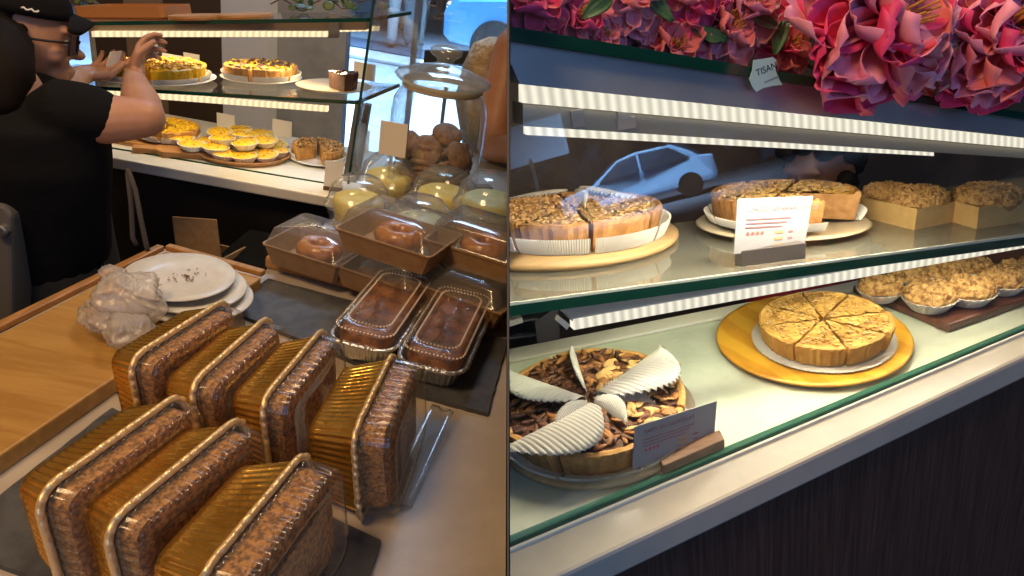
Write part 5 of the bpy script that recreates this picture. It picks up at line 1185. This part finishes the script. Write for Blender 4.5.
for k in range(8):
    t = pie_slice(0.138, 0.042, rad(43.6), M['browncrust'], M['bananatop'], rough=0.004, seed=k * 7 + 1, liner=0.6, bumps=((1.0, 0.8, 0.5), 70, 0.0042, [M['bananatop'], M['flake']]))
    place(t, F @ Matrix.Rotation(rad(-97 + 45 * k + 22.5), 4, 'Z') @ Matrix.Translation((0.005, 0, 0)), 'crumb-topped banana pie wedge ' + d1[(k + 7) % 8], 'pie', 'wedges of the banana pie on the shelf', 'R', cl='R')
def sfin(x0, y0, x1, y1, hh, bend, lab, up=0.05):
    c = onS(x0, y0, up); e = onS(x1, y1, up); d = e - c; a = math.atan2(d.dot(SN.cross(Sd)), d.dot(Sd)); F2 = frame(c - SN * up, SN, Sd)
    o = fin(F2, a, d.length, hh, bend, lab, z0=up - 0.002); tag(o, lab, 'paper liner', 'pleated paper strips on the shelf pie'); clip(o, 'R')
sfin(573, 193, 584, 214, 0.016, 0.016, 'pleated paper strip in the front cut of the banana pie')
sfin(584, 190, 650, 203, 0.018, -0.050, 'pleated paper strip arching over the right of the banana pie')
sfin(566, 192, 498, 202, 0.014, 0.055, 'pleated paper strip in the left cut of the banana pie')
pl2 = onS(780, 228); r = 0.135
o = MB().lathe([(0.01, 0.0), (r * 0.7, 0.0), (r * 0.95, 0.008), (r, 0.011), (r * 0.97, 0.013), (r * 0.7, 0.005), (0.01, 0.004)], 72).build('plate', mat('amber rim plate', (0.52, 0.42, 0.28), 0.25, coat=0.3), smooth=True, half='R'); o.matrix_world = SR @ frame(pl2, SN, Sd); tag(o, 'wide tan plate under the cut pie behind the shelf menu card', 'plate')
pc2 = onS(782, 217, 0.012); F = frame(pc2, SN, Sd)
for k in range(7):
    t = pie_slice(0.108, 0.042, rad(43), M['browncrust'], M['nuttop'], rough=0.005, seed=k * 7 + 4, liner=0.35, bumps=((1.0, 0.8, 0.5), 60, 0.004, [M['nuttop'], M['flake']]))
    place(t, F @ Matrix.Rotation(rad(-45 + 45 * k + 22.5), 4, 'Z') @ Matrix.Translation((0.008, 0, 0)), 'golden wedge of the shelf pie behind the menu card, at ' + hour(rad(-22.5 + 45 * k)) + ' o\'clock', 'pie', 'wedges of the pie behind the menu card', 'R')
kt = None
def kraft_tray(p0, pL, pR, lab):
    a, l, r = onS(*p0), onS(*pL), onS(*pR); f = l + r - a; c = (l + r) / 2; inv = frame(c, SN, Sd).inverted()
    t = thing('kraft_tray', lab, 'tray', frame(c, SN, Sd), 'kraft trays on the shelf', 'R'); b = MB()
    b.loft([[V((q.x * s, q.y * s, z)) for q in (inv @ a, inv @ r, inv @ f, inv @ l)] for s, z in ((0.94, 0.0), (1.0, 0.034), (0.97, 0.034), (0.91, 0.004))]); b.build('body', M['kraft2'], t); return a, l, r
M['kraft2'] = mat('gold kraft board', (0.56, 0.37, 0.15), 0.55, nscale=50, ncol=(0.50, 0.32, 0.12))
TA = kraft_tray((915, 231), (856, 216), (957, 222), 'kraft tray with two crumble domes on the shelf'); TB = kraft_tray((976, 230), (940, 219), (1032, 221), 'kraft tray with one crumble dome at the picture edge')
def intray(T, f, g): return T[0] + (T[1] - T[0]) * f + (T[2] - T[0]) * g + SN * 0.030
dm0 = None
def domeb(t, s):
    N = 120; rings = []
    for k in range(30):
        f = k / 29; rr_ = 0.052 * cos(f * pi / 2) ** 0.7 + 0.0006; z = 0.028 * sin(f * pi / 2)
        rg = []
        for i in range(N):
            p = V((rr_ * cos(2 * pi * i / N), rr_ * sin(2 * pi * i / N), z)); kk = abs(noise.noise(p * 110)) * 0.008 + abs(noise.noise(p * 260)) * 0.006
            rg.append(p + V((p.x * 6, p.y * 6, 1)).normalized() * kk)
        rings.append(rg)
    MB().loft(rings).build('crumble_top', M['crumbtop'], t)
    MB().lathe([(0.040, -0.020), (0.048, 0.0), (0.046, 0.002), (0.01, 0.002)], 32).build('base', M['browncrust'], t)
for T, f, g, s, lab in ((TA, 0.88, 0.55, 0.72, 'crumble dome cake nearest the cut pie in the first kraft tray'), (TA, 0.35, 0.55, 0.86, 'crumble dome cake in the middle of the first kraft tray'), (TB, 0.5, 0.48, 0.92, 'crumble dome cake in the second kraft tray at the picture edge')):
    c = intray(T, f, g); m = frame(c, SN, Sd) @ Matrix.Rotation(f * 9, 4, 'Z') @ Matrix.Scale(s, 4)
    if dm0 is None: dm0 = thing('crumble_dome', lab, 'cake', m, 'crumble domes in kraft trays', 'R'); domeb(dm0, s)
    else: dup(dm0, m, lab, half='R')

# ---- sticker on the top rim
c = onp(766, 75, -0.003); sm = thing('sticker', 'torn pale turquoise sticker on the glass rim between the flowers', 'sticker', frame(c, NP, U), None, 'R'); inv = frame(c, NP, U).inverted()
pts = [inv @ onp(x, y, -0.003) for x, y in ((753, 60), (762, 59), (772, 57), (776, 60), (775, 70), (779, 80), (782, 85), (772, 86), (763, 88), (756, 92), (752, 87), (749, 79), (752, 70))]
MB().prism([V((p.x, p.y, 0)) for p in pts], (0, 0, 0.001)).build('film', mat('turquoise film', (0.42, 0.68, 0.68), 0.4), sm)
t = txt('TISAN', 0.0105, (-0.0135, 0.001, 0.0012), kids(sm)[0], M['black']); t.rotation_euler = (0, 0, rad(8))
MB().box((0.006, -0.006, 0.0012), (0.02, 0.0016, 0.0003), Matrix.Rotation(rad(8), 3, 'Z')).build('print_line', mat('grey print', (0.2, 0.3, 0.32), 0.7), kids(sm)[0])
# ------------------------------------------------------------------ silk peonies on top of the pie case
def petal_mat(name, c1, c2):
    m = mat(name, c1, 0.55, nscale=9, ncol=c2, nlo=0.35, nhi=0.65, bump=0.2, bscale=40)
    return m
PM = [petal_mat('deep pink petal', (0.78, 0.03, 0.17), (0.86, 0.10, 0.27)), petal_mat('mauve petal', (0.78, 0.22, 0.38), (0.86, 0.36, 0.50)), petal_mat('coral petal', (0.86, 0.17, 0.22), (0.90, 0.32, 0.34)), petal_mat('pale blue petal', (0.50, 0.50, 0.72), (0.62, 0.58, 0.78))]
def petal(b, base, d, up, L_p, W_p, cupp, rnd, curlo=0.25):
    """cupped, ruffled petal starting at base, growing along d, hollow side to up"""
    d = V(d).normalized(); up = V(up); up = (up - d * up.dot(d)).normalized(); s = d.cross(up); n, m_ = 8, 9; rows = []
    ph = rnd.uniform(0, 6)
    for j in range(m_):
        t = j / (m_ - 1); w = W_p * (sin(pi * (0.08 + 0.84 * t)) ** 0.6) * (0.45 + 0.65 * t); row = []
        arc = cupp * (sin(t * pi * 0.55)) - curlo * t * t * t
        for i in range(-n, n + 1):
            f = i / n; ruf = 0.045 * L_p * t * t * (sin(f * 7 + ph) + 0.6 * sin(f * 13 + ph * 2)); notch = -0.10 * L_p * t * max(0, 1 - abs(f) * 4) * (rnd.random() < 2)
            row.append(base + d * (L_p * t * (1 - 0.18 * f * f * t) + notch) + s * (w * f) + up * (L_p * arc * -0.25 + W_p * 0.45 * cupp * f * f + ruf))
        rows.append(row)
    b.loft(rows, False, False, close=False)
def peony(c, face, r, lab, seed, mats, layers=None, group='silk peonies on the pie case', half='R', tier=4):
    rnd = random.Random(seed); Fm = frame(c, face, (1, 0.1, 0)); t = thing('silk_peony', lab, 'flower', Fm, group, half)
    bs = {0: MB(), 1: MB(), 2: MB()}
    for L in range(tier):
        f = L / (tier - 1); cnt = (13, 12, 10, 8)[L] if tier == 4 else (9, 7, 5)[L]
        el_ = (-0.35 + 1.25 * f)
        for k in range(cnt):
            a = 2 * pi * (k + 0.5 * (L % 2)) / cnt + rnd.uniform(-.22, .22); e = el_ + rnd.uniform(-.22, .22)
            d = V((cos(a) * cos(e), sin(a) * cos(e), sin(e))); up = V((-cos(a) * sin(e), -sin(a) * sin(e), cos(e))) 
            k2 = 0 if rnd.random() < (0.85 - 0.65 * f) else (1 if rnd.random() < 0.7 else 2)
            petal(bs[k2], V((cos(a), sin(a), 0)) * r * 0.06 + V((0, 0, r * 0.10 * f)), d, up, r * (1.0 - 0.34 * f) * rnd.uniform(0.88, 1.08), r * (0.56 - 0.12 * f) * rnd.uniform(0.85, 1.15), 0.9 + 0.7 * f, rnd)
    for k, b in bs.items():
        if b.v:
            o = b.build(('outer_petals', 'inner_petals', 'ruffled_petals')[k], mats[k], t, smooth=True); s = o.modifiers.new('s', 'SOLIDIFY'); s.thickness = 0.0008
    b = MB()
    for k in range(26):
        a = rnd.uniform(0, 6.28); q = r * 0.16 * math.sqrt(rnd.random()); p = V((q * cos(a), q * sin(a), r * 0.22)); b.tube([p, p + V((cos(a) * r * 0.05, sin(a) * r * 0.05, r * rnd.uniform(0.2, 0.34)))], r * 0.014, 5)
    b.build('stamens', mat('stamen', (0.62, 0.25, 0.04), 0.6), t, smooth=True)
    return t
def OF(x, y, off): return onp(x, y, off)
peony(OF(880, 24, -0.060), -Vn * 0.86 + V((0, 0, 0.30)) + U * 0.18, 0.100, 'largest deep pink silk peony hanging over the glass rim', 3, [PM[0], PM[1], PM[2]])
peony(OF(1004, 34, -0.050), -Vn * 0.8 + V((0, 0, 0.35)) - U * 0.2, 0.096, 'deep pink silk peony at the picture edge beyond the largest one', 9, [PM[0], PM[1], PM[2]])
sml = [(528, 2, 0.060, 'coral silk blossom by the divider on top of the case', 2, 0), (575, 22, 0.042, 'small coral silk blossom second from the divider', 2, 1), (632, 0, 0.046, 'small mauve silk blossom above the second dark leaf', 1, 2), (672, 50, 0.050, 'coral silk rose blossom resting low on the glass rim', 2, 3), (722, 30, 0.055, 'mauve silk blossom left of the turquoise sticker', 1, 4), (690, -4, 0.05, 'deep pink silk blossom cut by the picture top', 0, 5), (744, 4, 0.056, 'mauve silk blossom above the turquoise sticker', 1, 6), (785, 48, 0.040, 'coral silk blossom between sticker and largest peony', 2, 7), (548, 30, 0.030, 'little pink silk blossom low on the rim by the divider', 2, 8), (602, 38, 0.032, 'little mauve silk blossom on the rim above the first light strip', 1, 9), (950, 96, 0.035, 'little coral silk blossom between the two large peonies', 2, 10), (820, -5, 0.05, 'deep pink silk blossom behind the largest peony', 0, 11), (940, 0, 0.05, 'deep pink silk blossom behind, between the two large peonies', 0, 12)]
for x, y, r, lab, mi, sd in sml:
    t = peony(OF(x, y, 0.04), -Vn * 0.8 + V((0, 0, 0.45)) + U * (0.3 * sin(sd * 2.1)), r, lab, 20 + sd, [PM[mi], PM[(mi + 1) % 3], PM[2]], tier=3, group='small silk blossoms on the pie case')
    if x < 560: clip(t, 'R')
rnd = random.Random(5); c = OF(945, 45, -0.035); Fm = frame(c, -Vn, U); t = thing('silk_sprig', 'pale blue silk sprig tucked between the two large peonies', 'flower', Fm, None, 'R'); b = MB()
for k in range(12):
    y = 0.035 - 0.008 * k; a = rnd.uniform(0, 6.28); petal(b, V((0.003 * sin(k), y, 0)), (cos(a), sin(a) * 0.6 - 0.4, 0.4), (0, 0, 1), 0.020, 0.009, 0.6, rnd)
b.build('petals', PM[3], t, smooth=True); MB().tube([(0, 0.05, -0.01), (0.002, 0.0, -0.01), (0, -0.06, -0.005)], 0.0015, 6).build('stem', M['leaf'], t)
# dark green leaves and stems among them
lf = mat('silk leaf', (0.03, 0.10, 0.035), 0.5, nscale=10, ncol=(0.06, 0.17, 0.05))
for k, (x, y, a) in enumerate(((596, 8, 0.4), (612, 14, -0.5), (660, 8, 2.0), (700, 22, 1.2), (706, 34, -0.7), (640, 30, 0.2), (765, 22, 2.5), (556, 10, -1.2), (778, 40, 0.9), (650, 48, 2.8))):
    c = OF(x, y, 0.055 if k % 2 else 0.02); b = MB(); petal(b, V((-0.02, 0, 0)), (1, 0, 0.15), (0, 0, 1), 0.045, 0.012, 0.3, rnd)
    o = b.build('silk_leaf', lf, smooth=True, half='R'); s = o.modifiers.new('s', 'SOLIDIFY'); s.thickness = 0.0006
    o.matrix_world = SR @ frame(c, -Vn * 0.8 + V((0, 0, 0.5)), U) @ Matrix.Rotation(a, 4, 'Z'); tag(o, 'dark green silk leaf ' + ['above the blossom second from the divider', 'crossing it, second from the divider', 'between the mauve and coral blossoms', 'at the picture top left of the sticker', 'below the mauve blossom left of the sticker', 'left of the coral rose blossom', 'just above the turquoise sticker', 'nearest the divider', 'right of the turquoise sticker', 'lying low on the glass rim, mid row'][k], 'leaf', 'silk leaves among the blossoms')
b = MB(); c = OF(640, 20, 0.09)
for k in range(7):
    a, e = OF(515 + 40 * k, 5 + 7 * k, 0.08), OF(560 + 42 * k, 32 + 6 * k, 0.07); b.tube([a - c, a.lerp(e, .5) + V((0, 0, 0.01)) - c, e - c], 0.0022, 6)
o = b.build('silk_stems', M['darkwood'], smooth=True, half='R'); o.matrix_world = SR @ Matrix.Translation(c); tag(o, 'tangle of brown silk flower stems behind the small blossoms', 'stems', kind='stuff')
# dark shop interior above the case, behind the flowers
bp = MB().prism([OF(440, -60, 0.30), OF(1200, -60, 0.30), OF(1200, 150, 0.30), OF(440, 36, 0.30)], Vn * 0.01).build('wall_upper', mat('dark upper wall', (0.03, 0.035, 0.035), 0.6), half='R'); bp['kind'] = 'structure'; clip(bp, 'R')

# ------------------------------------------------------------------ the street behind the camera that the front glass mirrors
def mir(x, y, dist):
    p = onp(x, y); r_ = ray('R', x, y); q = r_ - NP * 2 * r_.dot(NP); return p + q * dist
cr = mir(640, 200, 19.0); cr.z = 0
away = (cr - mir(650, 200, 0.0)); away.z = 0; away.normalize(); yaw = math.atan2(away.y, away.x)
car(Matrix.Translation(cr) @ Matrix.Rotation(yaw + pi / 2, 4, 'Z'), 'light blue car mirrored in the front glass of the pie case', mat('mirrored car paint', (0.30, 0.52, 0.80), 0.3, coat=0.5), half='R')
cr2 = mir(500, 186, 25.0); cr2.z = 0
car(Matrix.Translation(cr2 + away * 1.5) @ Matrix.Rotation(yaw + pi / 2 + 0.1, 4, 'Z'), 'dark red car mirrored in the front glass beside the divider', mat('maroon paint', (0.25, 0.05, 0.09), 0.3, coat=0.5), half='R')
g = cr + away * 1.0
so = MB().box((g.x, g.y, -0.03), (34, 22, 0.04), None).build('street_ground', mat('mirrored paving', (0.13, 0.15, 0.19), 0.8), half='R'); so['kind'] = 'structure'
bd = cr + away * 8.0
o = MB().box((0, 0, 2.5), (0.3, 34, 7)).build('exterior_wall', mat('mirrored facade', (0.02, 0.022, 0.028), 0.8, nscale=1.0, ncol=(0.10, 0.16, 0.28), nlo=0.52, nhi=0.66), half='R'); o.matrix_world = SR @ Matrix.Translation(bd) @ Matrix.Rotation(yaw, 4, 'Z'); o['kind'] = 'structure'
sb = mir(528, 150, 23.5); t = thing('sky_patch', 'pale blue panel across the street, added as bright sky mirrored by the divider', 'sign', frame(V((sb.x, sb.y, 0)), (0, 0, 1), V((-away.y, away.x, 0))), None, 'R')  # panel added so the glass mirrors a patch of bright blue sky
MB().box((0, 0, sb.z + 0.2), (2.7, 0.08, 1.35)).build('panel', mat('painted sky blue', (0.45, 0.62, 0.85), 0.6), t); MB().box((0, 0, (sb.z - 0.3) / 2), (0.12, 0.10, sb.z - 0.3)).build('post', M['steel'], t)
lp = cr - away * 3.0 + V((0, 0, 7.0))
lamp('street_daylight', 'AREA', lp, cr + away * 1.0, 1500, (0.55, 0.75, 1.0), 3.0, half='R', spread=rad(80))
